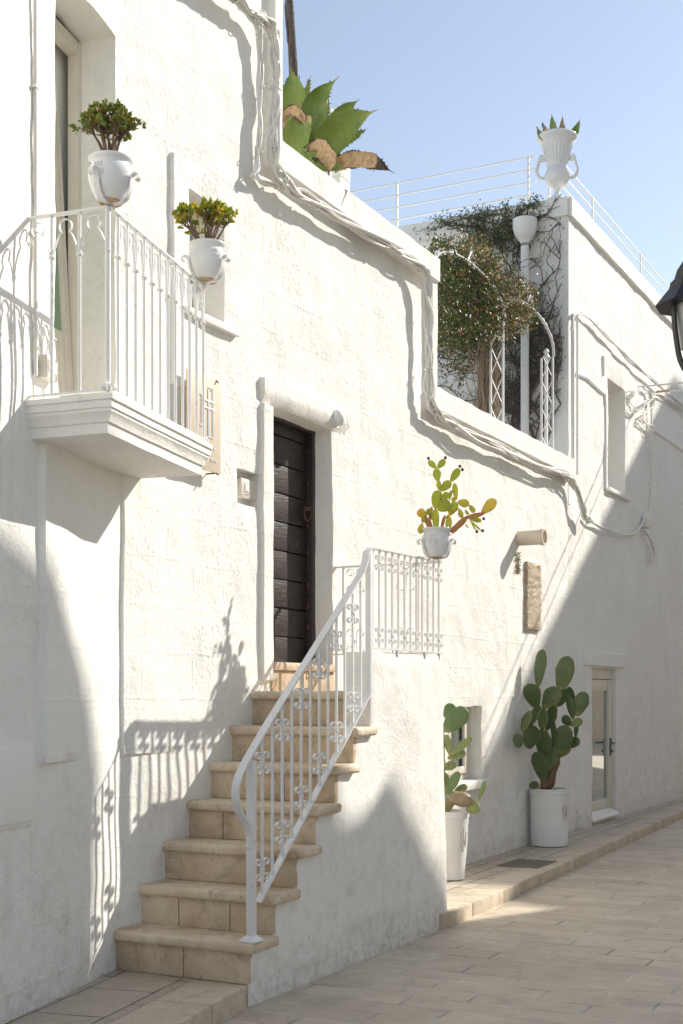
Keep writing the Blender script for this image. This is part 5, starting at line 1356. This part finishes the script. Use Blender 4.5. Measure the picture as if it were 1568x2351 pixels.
# overhead wires and the pole that carries them
s, z = at(1464, 888, .05); a = WB(s, .05, z); PX = WB(s, 6.7, 0)
mb = MB(); tube(mb, [a.lerp(Vector((PX.x, PX.y, z + .25)), t_ / 16) - Z * (4 * .10 * t_ / 16 * (1 - t_ / 16)) for t_ in range(17)], .011, 6)
tag(mb.build('overhead_wire', M['cable']), 'upper of the two overhead wires leaving the far wall to the right', 'wire')
s2, z2 = at(1480, 903, .05); a = WB(s2, .05, z2)
mb = MB(); tube(mb, [a.lerp(Vector((PX.x, PX.y, z2 + .12)), t_ / 16) - Z * (4 * .10 * t_ / 16 * (1 - t_ / 16)) for t_ in range(17)], .008, 6)
b = a.lerp(Vector((PX.x, PX.y, z2)), .035); lathe(mb, b, [(.01, -.01), (.01, .01)], 6)
OW = tag(mb.build('overhead_wire', M['cable']), 'lower of the two overhead wires, with a wooden tensioner near the wall', 'wire')
mb = MB(); d = (Vector((PX.x, PX.y, z2)) - a).normalized(); tube(mb, [a + d * .16, a + d * .34], .016, 10); mb.build('tensioner', M['terracotta'], OW)
mb = MB(); tube(mb, [Vector((PX.x, PX.y, 0)), Vector((PX.x, PX.y, 6.4))], [.11, .08], 14)
tag(mb.build('utility_pole', M['kerb']), 'pole on the far side of the street that holds the overhead wires, outside the frame', 'pole')

# ---------------------------------------------------------------- street lamp at the right edge
lc = dp(1598, 655, 6.2)
LP = thing('street_lamp', lc, 'black iron street lamp with a flared hood hanging at the right edge', 'street lamp')
k = 6.2 / F
mb = MB(); prof = [(94, -48), (92, -45), (62, -8), (60, 0), (60, 4), (50, 14), (44, 34), (26, 62), (10, 78), (8, 100), (3, 112)]
lathe(mb, lc, [(r_ * k, z_ * k) for r_, z_ in prof], 8); mb.build('hood', M['black_iron'], LP, smooth=False)
mb = MB(); lathe(mb, lc, [(88 * k, -47 * k), (60 * k, -44 * k), (40 * k, -20 * k)], 8); mb.build('hood_inside', M['black_iron'], LP, smooth=False)
mb = MB(); lathe(mb, lc, [(20 * k, -150 * k), (34 * k, -145 * k), (50 * k, -60 * k), (50 * k, -40 * k)], 24); mb.build('lamp_glass', M['lampglass'], LP)
for ang in (R(195), R(15)):
    d = Vector((math.cos(ang), math.sin(ang), 0)); mb = MB()
    pts = [lc + d * (r_ * k) + Z * (z_ * k) for r_, z_ in ((58, -30), (56, -80), (50, -130), (40, -175), (20, -205), (0, -214))]
    strip(mb, smooth_path(pts, 5), d.cross(Z), .030, .012); mb.build('harp_strap', M['black_iron'], LP)
for ang in (R(240), R(300), R(60)):
    d = Vector((math.cos(ang), math.sin(ang), 0)); mb = MB()
    bar(mb, lc + d * 54 * k - Z * 50 * k, lc + d * 30 * k - Z * 150 * k, .012, .008, d.cross(Z)); mb.build('cage_bar', M['black_iron'], LP)
mb = MB(); b = lc - Z * 214 * k; tube(mb, smooth_path([b, b - Z * .06, b - Z * .10 + N * .2, b + N * 1.2 - Z * .05, b + N * 4.4], 4), .02, 10); mb.build('bracket_arm', M['black_iron'], LP)

# ---------------------------------------------------------------- houses on the other side of the street (they cast the shade; some are added to block sky light)
NN = 7.0
sil = [(-12, 2.05), (-1.43, 2.05), (-1.1, 2.02), (-.83, 1.86), (-.60, 1.70), (-.44, 1.52), (-.33, 1.33), (-.28, 1.15), (-.34, .85), (-.38, .45), (-.38, .10), (-.34, -.16), (-.20, -.24), (.02, -.22), (.22, -.12), (.34, -.02), (.45, -.02), (.52, -.06), (.66, -.24), (.86, -.38), (1.02, -.56), (1.30, -.76), (1.48, -1.02), (1.60, -1.3), (1.74, -1.75), (1.78, -1.3 * NN - .1), (-12, -1.3 * NN - .1)]
poly = [WB(a + 1.6 * NN, NN, b + 1.3 * NN) for a, b in sil]
poly = [Vector((p_.x, p_.y, max(-.1, p_.z))) for p_ in poly]
HO = thing('unseen_house', WB(5, NN, 0), 'whitewashed house with a curved gable across the street, outside the frame, shading the stairs', 'house')
mb = MB(); prism(mb, poly, N * 3.5); mb.build('wall', M['plaster_cream'], HO, smooth=False)
mb = MB()
for a in (-6, -3.2, .5, 3.4, 6.6): box(mb, WB(a, NN, 2.4), U, N, Z, .45, .05, .9, .02); 
mb.build('window', M['wood_white'], HO)
HP = thing('unseen_house', WB(25, NN, 0), 'tall whitewashed house farther up across the street, outside the frame, shading the far wall', 'house')
Zr = 6.33 + 1.3 * NN
e0 = (13.47, 6.33); e1 = (4.0, -.15); 
def cast(p, n): return WB(p[0] + 1.6 * n, n, 0)
nA_ = NN; nB_ = (Zr + 3.2) / 1.3
sA_ = 13.47 + 1.6 * nA_
s_at = lambda n: (4.35 + ((Zr - 1.3 * n) - .1) / .684) + 1.6 * n
q = [WB(s_at(nA_), nA_, 0), WB(s_at(nB_), nB_, 0), WB(28.2, nB_, 0), WB(28.2, nA_, 0)]
mb = MB(); prism(mb, q, Z * Zr); mb.build('wall', M['kerb'], HP, smooth=False)
mb = MB()
for a in (25.8, 27.2):
    for z_ in (2.4, 6.0, 9.2): box(mb, WB(a, NN, z_), U, N, Z, .45, .05, .8, .02)
mb.build('window', M['wood_white'], HP)
HM = thing('unseen_house', WB(18, NN, 0), 'added row of stone-coloured houses outside the frame, keeping sky light off the far wall', 'house')  # added to close the gap to the sky, stepped to clear the sun
for k_, (a, b, h_) in enumerate(((1.6 * NN + 1.94, 1.6 * NN + 5.02, 1.3 * NN - 2.13), (1.6 * NN + 5.04, 1.6 * NN + 8.24, 1.3 * NN + .12), (1.6 * NN + 8.26, 1.6 * NN + 13.3, 1.3 * NN + 2.32))):
    mb = MB(); prism(mb, [WB(a, NN + .02, 0), WB(b, NN + .02, 0), WB(b, NN + 3, 0), WB(a, NN + 3, 0)], Z * h_); mb.build('wall', M['kerb'], HM, smooth=False)
HQ = thing('unseen_house', WB(38, 10, 0), 'added house far up the street, outside the frame, blocking low sky from the far wall', 'house')  # added to shut out bright horizon sky at the street's far end
mb = MB(); prism(mb, [WB(41, 1.2, 0), WB(41, 34, 0), WB(48, 34, 0), WB(48, 1.2, 0)], Z * 10); mb.build('wall', M['clay'], HQ, smooth=False)

# ---------------------------------------------------------------- light, sky, camera
sd = (U * 1.6 + N * 1.0 + Z * 1.3).normalized()
el = math.asin(sd.z); az = math.atan2(sd.x, sd.y)
sun = bpy.data.lights.new('sun', 'SUN'); sun.energy = 3.2; sun.angle = R(.55); sun.color = (1.0, .945, .85)
so = bpy.data.objects.new('sun', sun); COL.objects.link(so); so.rotation_euler = (-sd).to_track_quat('-Z', 'Y').to_euler()
w = bpy.data.worlds.new('World'); sc.world = w; w.use_nodes = True; nt = w.node_tree; nt.nodes.clear()
sky = nt.nodes.new('ShaderNodeTexSky'); sky.sky_type = 'NISHITA'; sky.sun_disc = False; sky.sun_elevation = el; sky.sun_rotation = az
sky.air_density = 1.0; sky.dust_density = .5; sky.ozone_density = 1.0; sky.altitude = 50
hs_ = nt.nodes.new('ShaderNodeHueSaturation'); hs_.inputs['Saturation'].default_value = .72
bg = nt.nodes.new('ShaderNodeBackground'); bg.inputs[1].default_value = .096; ow = nt.nodes.new('ShaderNodeOutputWorld')
nt.links.new(sky.outputs[0], hs_.inputs['Color']); nt.links.new(hs_.outputs[0], bg.inputs[0]); nt.links.new(bg.outputs[0], ow.inputs[0])
cam = bpy.data.cameras.new('camera'); cam.sensor_fit = 'HORIZONTAL'; cam.sensor_width = 24; cam.lens = 24 * F / 1568
cam.shift_y = (HY - 1175.5) / 1568; cam.clip_start = .05; cam.clip_end = 500
co = bpy.data.objects.new('camera', cam); COL.objects.link(co); co.location = (0, 0, EYE); co.rotation_euler = (R(90), 0, 0); sc.camera = co
sc.view_settings.view_transform = 'Standard'; sc.view_settings.look = 'None'; sc.view_settings.exposure = .93; sc.view_settings.gamma = 1
sc.cycles.max_bounces = 8; sc.cycles.diffuse_bounces = 5
